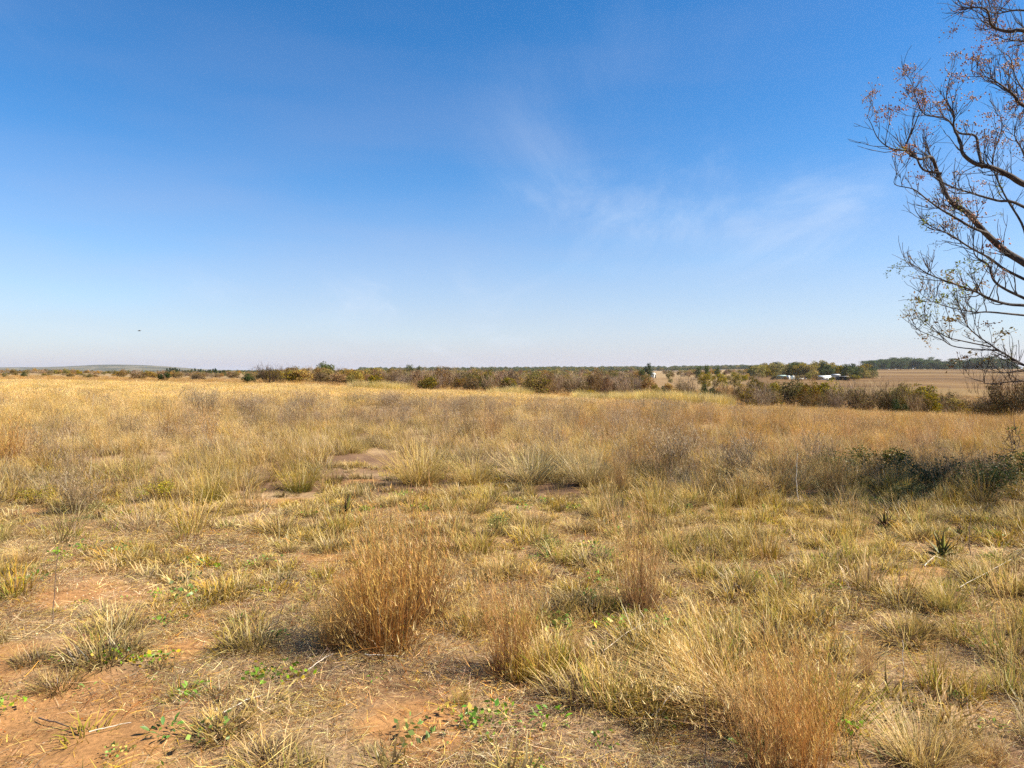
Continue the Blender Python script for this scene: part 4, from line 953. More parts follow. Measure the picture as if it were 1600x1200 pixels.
GV = "shrubs and trees along the valley behind the field"
S = [ # kind, px, depth, width px, height px, label
 ('thorn', 422, 80, 50, 31, "broad brown twiggy thorn bush on the field edge at left"),
 ('dark', 390, 85, 26, 15, "dark green bush touching the left of the broad brown thorn bush"),
 ('dark', 258, 95, 24, 14, "dark green bush at the field edge below the pines"),
 ('orange', 472, 95, 34, 22, "yellow-orange bush right of the broad brown thorn bush"),
 ('green', 508, 110, 38, 28, "round dark green tree standing above the thicket at left"),
 ('orange', 540, 100, 34, 22, "orange brown bush right of the round dark green tree"),
 ('olive', 548, 88, 20, 17, "small olive bush in front of the orange brown bush"),
 ('olive', 671, 66, 42, 26, "round dark olive bush standing alone at the centre field edge"),
 ('green', 640, 260, 17, 20, "distant green tree with a flat crown rising over the centre thicket"),
 ('green', 655, 270, 11, 17, "slimmer distant green tree touching the flat crowned one"),
 ('green', 683, 170, 12, 14, "small green tree behind the round olive bush"),
 ('dark', 760, 75, 20, 26, "narrow dark green bush in the grey thicket right of centre"),
 ('brown', 836, 62, 56, 34, "large round dark brown bush at the field edge right of centre"),
 ('ytree', 838, 120, 34, 24, "yellow-green tree behind the large dark brown bush"),
 ('dark', 802, 72, 14, 16, "dark green bush at the left of the large dark brown bush"),
 ('orange', 805, 110, 30, 20, "orange tinted bush behind the narrow dark bush"),
 ('red', 932, 80, 36, 40, "tall reddish brown tree-like bush right of the dark brown bush"),
 ('red', 948, 78, 20, 32, "reddish bush joined to the right of the tall reddish one"),
 ('red', 968, 82, 26, 26, "pinkish bare bush right of the reddish pair"),
 ('yellow', 925, 66, 22, 14, "bright yellow low bush in front of the tall reddish bush"),
 ('green', 1013, 300, 17, 22, "dark round tree beside the small white house"),
 ('green', 1003, 290, 14, 16, "darker small tree left of the round tree by the white house"),
 ('green', 1003, 150, 11, 17, "small dark field tree, left one of a pair below the white house"),
 ('ytree', 1013, 155, 14, 19, "small yellowish field tree, right one of a pair below the white house"),
 ('olive', 994, 160, 12, 14, "small grey-green tree left of the field tree pair"),
 ('dark', 1036, 66, 14, 20, "narrow dark green bush right of the open brown field"),
 ('yellow', 1024, 72, 18, 22, "pale yellow bush left of the narrow dark green bush"),
 ('dark', 1105, 62, 22, 30, "dark green bush, left one of a touching pair right of centre"),
 ('dark', 1118, 61, 22, 26, "dark green bush, right one of a touching pair right of centre"),
 ('olive', 1098, 66, 20, 24, "olive bush behind the dark touching pair"),
 ('bare', 1075, 70, 44, 38, "tall bare grey bush left of the dark touching pair"),
 ('bare', 1135, 66, 36, 34, "bare grey bush right of the dark touching pair"),
 ('ytree', 1100, 190, 26, 22, "yellow-green tree, leftmost of the yellow row"),
 ('ytree', 1125, 195, 26, 21, "golden tree, second of the yellow row"),
 ('ytree', 1148, 200, 26, 22, "golden tree, last of the yellow row"),
 ('green', 1092, 320, 12, 18, "green tree top behind the yellow row, left one"),
 ('green', 1104, 325, 12, 20, "green tree top behind the yellow row, right one"),
 ('green', 1121, 330, 12, 16, "green tree top behind the middle of the yellow row"),
 ('brown', 1172, 55, 34, 30, "dark brown bush left of the farm view"),
 ('brown', 1204, 54, 34, 26, "dark brown bush right of the first dark brown one below the farm"),
 ('bare', 1232, 58, 30, 24, "bare mauve bush below the farm sheds"),
 ('olive', 1258, 56, 20, 24, "dark olive bush below the white farm roof"),
 ('olive', 1285, 54, 34, 22, "olive bush below the dark open shed"),
 ('bare', 1345, 60, 80, 48, "wide tall bare grey bush right of the farm"),
 ('olive', 1312, 58, 22, 34, "dark olive bush at the left of the wide bare bush"),
 ('thorn', 1390, 54, 50, 46, "dark thorn bush in front of the brown field"),
 ('brown', 1350, 52, 44, 28, "brown leafy bush low in front of the wide bare bush"),
 ('dark', 1405, 50, 30, 24, "green bush at the foot of the dark thorn bush"),
 ('brown', 1440, 52, 34, 34, "dark brown bush right of the dark thorn bush"),
 ('yellow', 1487, 58, 50, 28, "pale yellowish bush in front of the brown field near the right edge"),
 ('bare', 1465, 54, 40, 22, "low bare mauve bush between dark brown and pale yellowish bushes"),
 ('brown', 1510, 46, 46, 26, "brown bush below the pale yellowish bush"),
 ('thorn', 1582, 36, 80, 80, "big dark thorn bush at the right edge under the tree's drooping twigs"),
 ('thorn', 1540, 40, 40, 38, "smaller dark thorn bush left of the big one at the right edge"),
 ('thorn', 1620, 34, 70, 70, "dark thorn bush half outside the right edge"),
 ('olive', 8, 120, 10, 8, "tiny dark bush on the skyline at the left edge"),
 ('dark', 36, 125, 14, 7, "small dark bush on the skyline near the left edge"),
 ('brown', 110, 120, 14, 8, "small brown bush on the skyline under the hill"),
 ('olive', 137, 115, 18, 8, "small olive bush on the skyline under the hill's middle"),
]
for k, px, d, w, h, lb in S: shrub(k, px, d, w, h, lb, GV)

def fill(n, p0, p1, d0, d1, kinds, w, h, seed, where):
    g = np.random.default_rng(seed)
    nice = dict(bare="bare grey mauve twiggy shrub", brown="brown leaved shrub", red="reddish brown shrub", orange="orange tinted shrub", yellow="yellowish shrub",
                olive="olive green shrub", dark="dark green shrub", thorn="dark thorny shrub", green="green tree", ytree="yellow-green tree")
    for i in range(n):
        k = kinds[int(g.integers(0, len(kinds)))]; d = float(g.uniform(d0, d1)); f = 85 / d if d > 85 else 1
        lb = f"{nice[k]} {where}"
        shrub(k, float(g.uniform(p0, p1)), d, float(g.uniform(*w)) * f, float(g.uniform(*h)) * f, lb, lb + "s" if False else nice[k] + "s " + where)
fill(54, 560, 800, 70, 110, ['bare', 'bare', 'bare', 'brown', 'red', 'olive'], (26, 46), (22, 33), 1, "in the thicket behind the centre field edge")
fill(38, 840, 1000, 74, 110, ['bare', 'bare', 'brown', 'red', 'bare'], (26, 46), (22, 34), 2, "in the thicket right of centre")
fill(22, 430, 570, 88, 125, ['orange', 'brown', 'bare', 'yellow', 'brown'], (26, 44), (20, 29), 3, "in the thicket left of centre")
fill(30, 180, 440, 100, 180, ['brown', 'orange', 'brown', 'red', 'bare'], (26, 48), (13, 19), 4, "along the skyline on the left")
fill(20, -40, 230, 130, 220, ['brown', 'orange', 'brown', 'olive'], (18, 36), (6, 9), 5, "on the skyline below the hill")
fill(12, 1000, 1180, 68, 100, ['bare', 'brown', 'bare', 'orange'], (22, 38), (20, 28), 6, "in the hollow right of centre")
fill(34, 1180, 1640, 46, 64, ['bare', 'brown', 'olive', 'bare', 'olive', 'thorn'], (32, 56), (28, 46), 7, "in the hollow below the brown field")


for px, w, h, k in ((1212, 18, 7, 'olive'), (1250, 22, 8, 'brown'), (1262, 14, 9, 'olive'), (1278, 18, 6, 'brown'), (1300, 12, 5, 'olive'), (1334, 22, 9, 'olive'), (1228, 14, 5, 'brown')):
    shrub(k, px, 328, w, h, ("small olive" if k == 'olive' else "small brown") + " shrub in front of the farm buildings", ("small olive" if k == 'olive' else "small brown") + " shrubs in front of the farm buildings")
g3 = np.random.default_rng(9)
for i in range(36):
    shrub('pine', 262 + i * 2.5 + float(g3.normal(0, 1.2)), float(g3.uniform(255, 290)), float(g3.uniform(9, 13)), float(g3.uniform(7, 11)), "dark pointed pine in the row above the left scrub", "pines in the row above the left scrub", "pine_tree")
kd = ['green', 'ytree', 'green', 'ytree', 'ytree']
for i in range(34):
    px = 1178 + i * 5.6 + float(g3.normal(0, 2)); hh = 14 + 6 * math.sin(PI * (px - 1165) / 210) + float(g3.normal(0, 2))
    k = 'green' if px < 1185 or (1318 < px < 1336) else kd[int(g3.integers(0, 5))]
    shrub(k, px, float(g3.uniform(365, 420)), float(g3.uniform(24, 34)), hh, ("dark green tree" if k == 'green' else "yellowing tree") + " in the grove around the farm", ("dark green" if k == 'green' else "yellowing") + " trees of the farm grove", "grove_tree")
for i in range(66):
    px = 1352 + i * 3.5 + float(g3.normal(0, 1.4)); shrub('gum', px, float(g3.uniform(880, 960)), float(g3.uniform(10, 15)), 12 + float(g3.normal(0, 1.2)) + 1.5 * math.sin(px * .05), "tall grey-green gum tree in the plantation beyond the brown field", "gum trees of the far plantation", "gum_tree")

def far_wood():
    g = np.random.default_rng(91)
    cc = bpy.data.collections.new("far_trees")
    for k in ('green', 'olive', 'brown'):
        if k not in SP: SP[k] = [shrub_parts(k, 1500 + 53 * len(SP) + i) for i in range(3)]
    for k in ('green', 'olive', 'green'):
        cc.objects.link(bpy.data.objects.new("far_tree", SP[k][len(cc.objects) % 2][-1][1]))
    c2 = bpy.data.collections.new("scrub_bushes")
    for k in ('brown', 'orange', 'bare', 'olive', 'red', 'ytree', 'brown', 'bare'):
        if k not in SP: SP[k] = [shrub_parts(k, 1500 + 53 * len(SP) + i) for i in range(3)]
        c2.objects.link(bpy.data.objects.new("scrub_bush", SP[k][len(c2.objects) % 3][-1][1]))
    X, Y, Sx = [], [], []
    for p0, p1, d0, d1, n, hp in ((440, 960, 120, 260, 300, 14), (440, 1000, 260, 700, 460, 8), (950, 1008, 240, 420, 26, 9), (1040, 1190, 240, 420, 40, 9), (-60, 440, 200, 420, 220, 6), (-60, 440, 420, 900, 320, 4.5), (1036, 1200, 420, 800, 130, 6), (1350, 1640, 300, 340, 0, 6)):
        p = g.uniform(p0, p1, n); d = g.uniform(d0, d1, n); X.append((p - 800) / F * d); Y.append(d); Sx.append(hp * (d0 + d1) / 2 / F * g.uniform(.6, 1.25, n))
    x = np.concatenate(X); y = np.concatenate(Y); q = np.concatenate(Sx)
    scatter("far_scrub", c2, put(x, y), np.stack([q * 1.5, q * 1.5, q * 1.1], -1), "brown and ochre bush scrub merging together far behind the field", "scrub", .0, g)
    X, Y, Sx = [], [], []
    for p0, p1, d0, d1, n, hp in ((560, 1250, 1900, 2300, 700, 7.5), (330, 1000, 1000, 1400, 420, 5.0), (800, 1200, 1500, 1900, 320, 7), (-120, 300, 2500, 4200, 260, 2.5), (1150, 1700, 2200, 2600, 240, 6)):
        p = g.uniform(p0, p1, n); d = g.uniform(d0, d1, n); X.append((p - 800) / F * d); Y.append(d); Sx.append(hp * d / F * g.uniform(.6, 1.2, n))
    x = np.concatenate(X); y = np.concatenate(Y); s = np.concatenate(Sx)
    scatter("far_woodland", cc, put(x, y), np.stack([s * 1.6, s * 1.6, s], -1), "far belt of woodland along the horizon", "woodland", .0, g)
far_wood()

# ------------------------------------------------------------------ farm
M_WHITE = solid_mat("white_wall", (.60, .58, .52), .7, .08, 2, .1); M_CREAM = solid_mat("cream_wall", (.62, .53, .36), .8, .1, 2, .1)
M_ROOF = solid_mat("grey_iron_roof", (.40, .40, .40), .5, .15, 3, .1); M_WROOF = solid_mat("white_iron_roof", (.60, .60, .57), .5, .08, 3, .1)
M_SHED = solid_mat("green_shed", (.22, .30, .26), .6, .12, 3, .1); M_DARK = solid_mat("dark_opening", (.03, .028, .025), .8, .2, 3, 0)
M_RED = solid_mat("rusty_sheet", (.24, .10, .06), .8, .25, 3, .1); M_TANK = solid_mat("pale_tank", (.62, .66, .60), .5, .06, 3, 0)
def box(mb, x0, x1, y0, y1, z0, z1):
    V = [(x0, y0, z0), (x1, y0, z0), (x1, y1, z0), (x0, y1, z0), (x0, y0, z1), (x1, y0, z1), (x1, y1, z1), (x0, y1, z1)]
    mb.add(V, [(0, 3, 2, 1), (4, 5, 6, 7), (0, 1, 5, 4), (1, 2, 6, 5), (2, 3, 7, 6), (3, 0, 4, 7)])
def part(name, mat, parent, *boxes):
    mb = MB(); [box(mb, *b) for b in boxes]; return mb.obj(name, mat, parent)
def gable(name, mat, parent, w, d, z, rise, over=.3, th=.12):
    mb = MB(); hw, hd = w / 2 + over, d / 2 + over
    for sy in (-1, 1):
        V = [(-hw, sy * hd, z), (hw, sy * hd, z), (hw, 0, z + rise), (-hw, 0, z + rise)]
        V += [(a, b, c + th) for a, b, c in V]
        mb.add(V, [(0, 1, 2, 3), (7, 6, 5, 4), (0, 4, 5, 1), (1, 5, 6, 2), (2, 6, 7, 3), (3, 7, 4, 0)])
    for sx in (-1, 1):
        mb.add([(sx * w / 2, -d / 2, z - .02), (sx * w / 2, d / 2, z - .02), (sx * w / 2, 0, z + rise)], None, [(0, 1, 2)])
    return mb.obj(name, mat, parent)
def house(name, px, depth, w, d, h, rise, wall, roof, label, cat, rz=0, windows=2, door=True):
    o = empty(name, at(px, depth), rz, (.8, .8, .8)); tag(o, label, cat)
    part("wall", wall, o, (-w / 2, w / 2, -d / 2, d / 2, -.3, h)); gable("roof", roof, o, w, d, h, rise)
    for i in range(windows):
        x = -w / 2 + w * (i + .7) / (windows + .6); f = part("window", M_DARK, o, (x - .4, x + .4, -d / 2 - .03, -d / 2 + .05, h * .4, h * .78))
        part("frame", M_WHITE, f, (x - .46, x + .46, -d / 2 - .05, -d / 2 - .03, h * .78, h * .82), (x - .46, x + .46, -d / 2 - .07, -d / 2 - .03, h * .36, h * .4))
    if door: part("door", M_DARK, o, (w * .3, w * .3 + .8, -d / 2 - .04, -d / 2 + .05, 0, min(2, h * .85)))
    return o
house("farm_house", 1019, 345, 2.6, 3, 2.3, .9, M_WHITE, M_WROOF, "small white house beside the dark round tree in the distance", "house", .5, 1)
house("farm_shed", 1220, 340, 5.0, 3, 1.8, .5, M_SHED, M_SHED, "low green farm shed at the left end of the farm", "shed", .1, 1)
house("farm_cottage", 1288, 338, 6.5, 4, 1.3, 1.1, M_WHITE, M_WROOF, "white roofed farm cottage left of the dark open shed", "cottage", -.15, 2)
house("farm_building", 1305, 345, 4.0, 4, 2.8, .5, M_CREAM, M_ROOF, "cream walled farm building behind the dark open shed", "building", .1, 1, False)
o = empty("open_shed", at(1317, 334), .05, (.85, .85, .85)); tag(o, "dark open fronted farm shed with a rusty end wall", "shed")
part("back_wall", M_RED, o, (-3, 3, 1.9, 2.0, -.3, 2.1)); part("end_wall", M_RED, o, (2.0, 3.0, -2.0, -1.9, -.3, 2.0)); part("side_wall", M_RED, o, (2.9, 3.0, -1.9, 1.9, -.3, 2.1)); part("side_wall", M_DARK, o, (-3, -2.9, -1.9, 1.9, -.3, 2.1))
part("roof", M_ROOF, o, (-3.3, 3.3, -2.4, 2.3, 2.1, 2.25))
for x in (-2.95, -1.0, 1.0): part("post", M_DARK, o, (x - .06, x + .06, -2.1, -1.98, -.3, 2.1))
part("shade_panel", M_DARK, o, (-2.9, 2.0, 0, .08, -.3, 2.05))  # near-black sheet standing in for shade inside the open shed
def tank(px, depth, r, h, label):
    o = empty("water_tank", at(px, depth)); tag(o, label, "tank", "pale tanks beside the farm shed")
    mb = MB(); a = np.linspace(0, 2 * PI, 17)[:-1]; prof = [(r, -.1), (r, h * .9), (r * .6, h), (.02, h * 1.03)]
    V = [(p[0] * math.cos(t), p[0] * math.sin(t), p[1]) for p in prof for t in a]
    mb.add(V, [[i * 16 + k, i * 16 + (k + 1) % 16, i * 16 + 16 + (k + 1) % 16, i * 16 + 16 + k] for i in range(3) for k in range(16)]); mb.obj("shell", M_TANK, o, True)
    part("lid", M_DARK, o, (-.2, .2, -.2, .2, h * 1.03, h * 1.08))
tank(1232, 338, .75, 1.7, "pale tank nearer the green farm shed, left one of two"); tank(1239, 339, .8, 1.6, "pale tank left of the white roofed cottage, right one of two")
o = empty("yard_wall", at(1253, 341), 0); tag(o, "low white yard wall between the tanks and the cottage", "wall"); part("panel", M_WHITE, o, (-3.2, 1.0, -.1, .1, -.2, .7)); part("gate_post", M_WHITE, o, (1.6, 2.1, -.2, .2, -.2, 1.3))

# ------------------------------------------------------------------ the bare tree on the right
def big_tree():
    g = np.random.default_rng(33)
    root = empty("bare_tree", at(1860, 10.4), 0); tag(root, "nearly bare berry tree with dry clusters reaching in from the right edge", "tree")
    rl = Vector(root.location)
    W = lambda px, py, d: pix(px, py, d) - rl
    TB = Vector((0, 0, -.15))
    bark_c = (.5, .5, .5)
    t1 = W(1840, 470, 10.4); t2 = W(1815, 330, 10.3); t3 = W(1835, 120, 10.5); t4 = W(1850, -120, 10.6)
    mb = MB(); tube(mb, smooth([TB, W(1858, 640, 10.4), t1, t2, t3, t4], 5), np.linspace(.21, .06, 26), 10, bark_c); mb.obj("trunk", M_BARK, root, True)
    H1 = W(1720, 520, 10.2)                     # fork of the lower drooping limbs
    limbs = [ # (points px, py, depth), radius start, radius end, twig density, berries 0..1
     ([(1840, 500, 10.4), (1720, 490, 10.2), (1650, 450, 10.1), (1600, 417, 10), (1574, 393, 10), (1542, 364, 9.9), (1504, 332, 9.9), (1489, 312, 9.8), (1472, 271, 9.8), (1457, 245, 9.7), (1431, 251, 9.6), (1420, 230, 9.5), (1425, 204, 9.4), (1437, 175, 9.4)], .085, .008, 1.0, .9),
     ([(1472, 271, 9.8), (1448, 262, 9.8), (1425, 239, 9.9), (1396, 230, 10), (1373, 216, 10.1), (1358, 195, 10.1), (1354, 181, 10.1)], .022, .004, 1.0, 1),
     ([(1815, 330, 10.3), (1700, 325, 10.4), (1600, 292, 10.4), (1571, 277, 10.4), (1542, 265, 10.4), (1522, 257, 10.3), (1501, 242, 10.2), (1498, 222, 10.2), (1492, 198, 10.2), (1487, 181, 10.2), (1481, 152, 10.1), (1484, 122, 10.1)], .07, .006, 1.1, 1),
     ([(1535, 262, 10.4), (1527, 233, 10.6), (1522, 213, 10.7), (1504, 204, 10.8), (1475, 187, 10.9), (1452, 175, 10.9), (1434, 157, 10.9), (1420, 128, 10.9), (1411, 114, 10.9)], .03, .004, 1.2, 1),
     ([(1835, 120, 10.5), (1700, 90, 10), (1600, 55, 9.7), (1577, 48, 9.6), (1557, 35, 9.6), (1533, 20, 9.5), (1510, 9, 9.5), (1490, 3, 9.5)], .05, .005, 1.0, 1),
     ([(1700, 90, 10), (1640, 65, 10.2), (1600, 63, 10.2), (1568, 61, 10.2), (1548, 50, 10.2)], .025, .004, 1.0, 1),
     ([(1700, 40, 10.2), (1600, 17, 10.3), (1562, 17, 10.3), (1539, 12, 10.3)], .028, .004, 1.0, 1),
     ([(1825, 250, 10.4), (1690, 210, 10.2), (1600, 166, 9.9), (1580, 152, 9.9), (1557, 134, 9.8), (1530, 128, 9.8), (1510, 120, 9.7)], .042, .004, 1.2, 1),
     ([(1650, 190, 10.1), (1605, 150, 10.3), (1590, 120, 10.4), (1575, 90, 10.5), (1560, 85, 10.5)], .02, .004, 1.3, 1),
     ([(1720, 400, 10.0), (1600, 323, 9.5), (1562, 312, 9.4), (1522, 300, 9.3), (1490, 285, 9.2), (1460, 262, 9.2), (1440, 235, 9.1)], .03, .004, .9, .6),
     ([(1542, 364, 9.9), (1521, 355, 9.6), (1487, 338, 9.4), (1463, 326, 9.3), (1440, 312, 9.2), (1417, 300, 9.1), (1400, 287, 9.0), (1402, 270, 9)], .026, .004, .7, .3),
     ([(1720, 490, 10.2), (1650, 482, 9.6), (1600, 478, 9.3), (1580, 475, 9.2), (1551, 468, 9.1), (1521, 456, 9), (1487, 440, 8.9), (1452, 428, 8.9), (1428, 417, 8.8), (1414, 408, 8.8)], .034, .004, .9, .1),
     ([(1720, 490, 10.2), (1640, 455, 10.5), (1580, 422, 10.6), (1551, 402, 10.6), (1521, 385, 10.6), (1487, 367, 10.5), (1452, 352, 10.5), (1434, 332, 10.4), (1428, 317, 10.4)], .034, .004, .9, .2),
     ([(1720, 510, 10.2), (1640, 485, 9.9), (1600, 469, 9.8), (1574, 452, 9.7), (1556, 437, 9.6), (1542, 414, 9.6), (1527, 396, 9.5), (1524, 358, 9.5), (1528, 330, 9.4)], .034, .005, .9, .2),
     ([(1760, 520, 10.3), (1680, 560, 9.6), (1630, 580, 9.3), (1600, 571, 9.2), (1580, 557, 9.1), (1548, 542, 9.0), (1516, 516, 9), (1500, 495, 8.9), (1497, 470, 8.9)], .03, .004, .8, .1),
     ([(1548, 542, 9.0), (1504, 533, 8.9), (1475, 526, 8.9), (1452, 510, 8.8), (1445, 500, 8.8)], .012, .003, .9, .1),
     ([(1560, 548, 9.0), (1501, 542, 9.1), (1472, 530, 9.1), (1445, 516, 9.1), (1437, 513, 9.1)], .011, .003, .8, .1),
     ([(1680, 500, 10), (1600, 492, 9.9), (1551, 487, 9.8), (1521, 488, 9.8), (1487, 481, 9.7), (1460, 472, 9.7), (1445, 465, 9.7)], .022, .003, .9, .05),
     ([(1650, 600, 9.5), (1600, 580, 9.4), (1562, 583, 9.4), (1527, 577, 9.4)], .014, .003, .8, 0),
     ([(1660, 610, 9.6), (1610, 596, 9.7), (1559, 600, 9.7), (1533, 595, 9.7), (1507, 589, 9.7)], .013, .003, .8, 0),
     ([(1700, 470, 10.2), (1620, 400, 10.4), (1590, 350, 10.5), (1570, 300, 10.5), (1560, 250, 10.5), (1566, 200, 10.5), (1560, 170, 10.5)], .03, .004, 1.1, .8),
     ([(1700, 380, 10.2), (1630, 300, 10.0), (1600, 240, 9.9), (1585, 210, 9.9), (1592, 180, 9.9)], .026, .004, 1.1, .9),
     ([(1750, 640, 9.8), (1660, 690, 9.3), (1600, 696, 9.0), (1578, 708, 8.9)], .012, .003, .4, 0),
    ]
    # unseen limbs: the rest of the crown, front ones added to cast shade
    for i in range(42):
        front = i >= 24; z0 = g.uniform(.15, .72) if not front else g.uniform(.1, .4); s = TB.lerp(t4, z0) if z0 > .3 else TB.lerp(t4, .35)
        for _ in range(60):
            a = g.uniform(0, 2 * PI) if not front else g.uniform(2.6, 4.9); r = g.uniform(1.8, 4.0) if not front else g.uniform(1.2, 3.2); e = s + Vector((r * math.cos(a), r * math.sin(a), g.uniform(.3, 1.8)))
            w = e + rl; m = s.lerp(e, .6) + rl; ok = True
            for q in (w, m):
                if q.y > .5:
                    pxx = 800 + F * q.x / q.y; pyy = 578 - F * (q.z - EYE) / q.y
                    if pxx < 1700 and pyy > -140: ok = False
                if q.z < 2 or q.z > 7.0 or q.y < 7.8: ok = False
            if ok: break
        else: continue
        mid = s.lerp(e, .5) + Vector((0, 0, .25))
        limbs.append(([s, mid, e, e + (e - mid) * .35 + Vector((0, 0, .3))], .045, .006, .9, .6))
    clusters = []; sprays = []
    for pts, r0, r1, dens, ber in limbs:
        P = [(W(*p) if not isinstance(p, Vector) else p) for p in pts]
        for q in P[1:-1]: q += Vector((0, float(g.normal(0, .06)), 0))
        P = smooth(P, 5); n = len(P); rad = (np.linspace(1, 0, n) ** 1.2 * (r0 - r1) + r1) * .78
        mb = MB(); tube(mb, P, rad, 7, bark_c); lo = mb.obj("limb", M_BARK, root, True)
        tw = MB(); total = sum((P[i + 1] - P[i]).length for i in range(n - 1))
        nt_ = int(total * 6.0 * dens) + 5
        for k in range(nt_):
            f = g.uniform(.18, 1) ** .8; i = min(n - 2, int(f * (n - 1))); s = P[i].lerp(P[i + 1], float(g.uniform())); d = (P[i + 1] - P[i]).normalized()
            v = rnd_dir(g); v = (d * .9 + (v - d * v.dot(d)).normalized() * float(g.uniform(.5, 1.2)) + Vector((0, 0, .25))).normalized()
            L1 = float(g.uniform(.22, .72)) * (1.1 - .65 * f); r1_ = min(.008, rad[i] * .6)
            Q1 = grow(g, s, v, L1, 7, .24, .13); tube(tw, Q1, np.linspace(r1_, .003, 7), 4, bark_c)
            for m in range(int(g.integers(1, 4))):
                j = int(g.integers(1, 5)); dv = (Q1[j + 1] - Q1[j]).normalized(); v2 = (dv + rnd_dir(g) * .75 + Vector((0, 0, .15))).normalized()
                Q2 = grow(g, Q1[j], v2, float(g.uniform(.10, .34)), 5, .3, .10); tube(tw, Q2, np.linspace(.004, .0022, 5), 3, bark_c)
                if g.uniform() < ber * .42: clusters.append(Q2[-1])
                elif ber < .35 and g.uniform() < .24: sprays.append(Q2[-1])
            if g.uniform() < ber * .5: clusters.append(Q1[-1])
        t_ = tw.obj("twigs", M_BARK, lo); tag(t_, kind="stuff")
    CM = []
    for i in range(5):
        mb = MB(); n = 34; c = g.normal(0, .075, (n, 3)); c[:, 2] = -np.abs(c[:, 2]) * .8 + .05
        for q in c:
            r = g.uniform(.008, .013); O = np.array([(1, 0, 0), (-1, 0, 0), (0, 1, 0), (0, -1, 0), (0, 0, 1), (0, 0, -1)]) * r + q
            mb.add(O, None, [(0, 2, 4), (2, 1, 4), (1, 3, 4), (3, 0, 4), (2, 0, 5), (1, 2, 5), (3, 1, 5), (0, 3, 5)], vary(g, [c3(.48, .22, .11), c3(.55, .32, .18), c3(.34, .17, .11)], 1, .2)[0])
        V, Q, C, _ = blades(g, np.zeros((n, 3)) + g.normal(0, .005, (n, 3)), np.linalg.norm(c, axis=1), np.arctan2(c[:, 1], c[:, 0]), np.arccos(np.clip(c[:, 2] / (np.linalg.norm(c, axis=1) + 1e-6), -1, 1)), np.zeros(n), np.full(n, .003), vary(g, [c3(.22, .14, .09)], n), None, 2, .02, .8)
        mb.add(V, Q, None, C); CM.append(mb.mesh("berry_cluster", M_BERRY))
    if len(clusters) > 290: clusters = [clusters[i] for i in g.choice(len(clusters), 290, replace=False)]
    for q in clusters:
        o = link("berry_cluster", CM[int(g.integers(0, 5))], root); o.location = q; o.rotation_euler = (float(g.normal(0, .3)), float(g.normal(0, .3)), float(g.uniform(0, 6))); f = float(g.uniform(.7, 1.3)); o.scale = (f, f, f)
    LM = []
    for i in range(4):
        mb = MB(); n = 30; t = g.uniform(0, 1, n); P = np.stack([t * .22, g.normal(0, .035, n), -.10 * t * t + g.normal(0, .02, n)], -1)
        V, Q, C = leaf_quads(g, P, .03, vary(g, [[GREEN, GREEN * .8], [c3(.28, .26, .05), GREEN], [c3(.34, .25, .06), c3(.30, .17, .05)], [GREY, c3(.3, .2, .1)]][i], n, .2), .5, .4); mb.add(V, Q, None, C)
        tube(mb, [(0, 0, 0), (.12, 0, -.03), (.22, 0, -.1)], [.002, .0015, .001], 3, BROWN); LM.append(mb.mesh("leaf_spray", M_LEAF))
    ex = [(1405, 412, 8.8, 0), (1410, 405, 8.8, 0), (1418, 409, 8.8, 0), (1520, 410, 9.5, 1), (1535, 405, 9.6, 0), (1512, 405, 9.5, 0), (1515, 450, 9, 1), (1525, 455, 9, 1), (1535, 445, 9, 2), (1505, 452, 9, 1),
          (1450, 468, 9.7, 0), (1458, 470, 9.7, 0), (1490, 420, 9, 0), (1456, 332, 9.3, 0), (1527, 552, 9, 2), (1505, 500, 9, 2), (1503, 502, 9, 2), (1500, 498, 9, 3), (1445, 440, 8.9, 3), (1470, 425, 8.9, 3), (1590, 515, 9.2, 2)]
    for e_i, (a, b, d, k) in enumerate(ex):
        o = link("leaf_spray", LM[k], root); o.location = W(a, b, d); o.rotation_euler = (0, float(g.normal(.2, .3)), PI + float(g.normal(0, .7))); f = float(g.uniform(1.0, 1.7)) * (.55 if e_i < 3 else 1); o.scale = (f, f, f)
    for q in sprays[:140]:
        o = link("leaf_spray", LM[int(g.integers(0, 4))], root); o.location = q; o.rotation_euler = (0, float(g.normal(.3, .4)), float(g.uniform(0, 6))); f = float(g.uniform(.5, 1.2)); o.scale = (f, f, f)

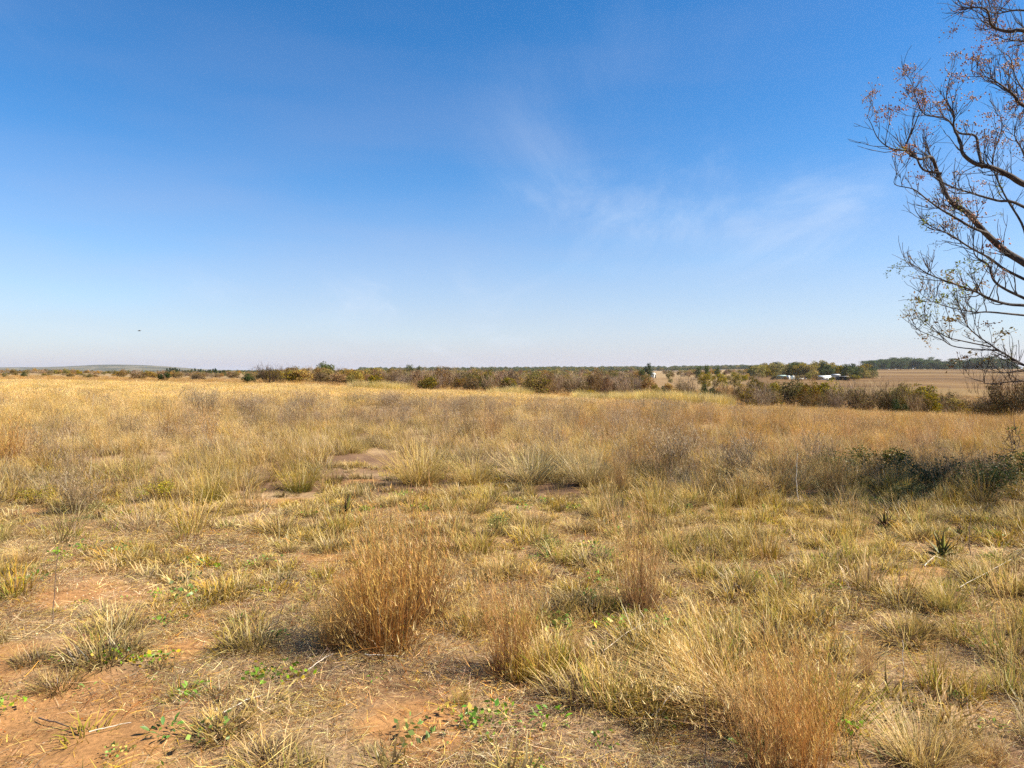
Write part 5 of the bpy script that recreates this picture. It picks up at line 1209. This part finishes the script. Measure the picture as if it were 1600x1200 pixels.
def rnd_dir(g):
    v = Vector((float(g.normal()), float(g.normal()), float(g.normal()))); return v.normalized()
def grow(g, s, v, L_, n, wob, up):
    P = [s.copy()]; v = v.copy(); st = L_ / (n - 1)
    for i in range(n - 1):
        v = (v + rnd_dir(g) * wob + Vector((0, 0, up))).normalized(); P.append(P[-1] + v * st)
    return P
def smooth(P, k):
    P = [Vector(p) for p in P]; out = []
    for i in range(len(P) - 1):
        a = P[max(0, i - 1)]; b = P[i]; c = P[i + 1]; d = P[min(len(P) - 1, i + 2)]
        for j in range(k):
            t = j / k; out.append(.5 * ((2 * b) + (c - a) * t + (2 * a - 5 * b + 4 * c - d) * t * t + (3 * b - a - 3 * c + d) * t ** 3))
    out.append(P[-1]); return out
big_tree()

# ------------------------------------------------------------------ a bird far off in the sky
def bird():
    M = solid_mat("dark_feathers", (.06, .055, .05), .8, .2, 20, 0)
    o = empty("bird", pix(218, 517, 70), .4); tag(o, "tiny dark bird flying low over the field in the left sky", "bird")
    mb = MB(); tube(mb, [(-.16, 0, 0), (-.08, 0, .01), (.02, 0, .015), (.10, 0, .02), (.15, 0, .025)], [.012, .04, .045, .028, .008], 8); mb.obj("body", M, o, True)
    for s in (-1, 1):
        mb = MB(); V = [(-.05, s * .03, .03), (.05, s * .03, .03), (.04, s * .17, .07), (-.05, s * .17, .065), (-.05, s * .33, .03), (-.01, s * .33, .035)]
        V += [(a, b, c - .008) for a, b, c in V]
        mb.add(V, [(0, 1, 2, 3), (3, 2, 5, 4), (7, 6, 9, 8), (8, 9, 10, 11), (1, 7, 8, 2), (2, 8, 11, 5), (6, 0, 3, 9), (9, 3, 4, 10), (5, 11, 10, 4)]); mb.obj("wing", M, o)
    mb = MB(); mb.add([(-.15, -.01, 0), (-.15, .01, 0), (-.26, .05, -.005), (-.26, -.05, -.005)], [(0, 1, 2, 3)]); mb.obj("tail", M, o)
bird()

# ------------------------------------------------------------------ haze
def haze(dens):
    mb = MB(); box(mb, -15500, 15500, -15500, 15500, -48, 47); m = new_mat("haze_air"); t = m.node_tree
    out = t.nodes.new("ShaderNodeOutputMaterial"); v = t.nodes.new("ShaderNodeVolumePrincipled")
    v.inputs['Color'].default_value = (.86, .9, .97, 1); v.inputs['Density'].default_value = dens; v.inputs['Anisotropy'].default_value = .4
    t.links.new(v.outputs[0], out.inputs['Volume'])
    o = mb.obj("haze", m); tag(o, "thin pale haze lying over the far land", "haze", kind="stuff")
haze(0.55e-4)
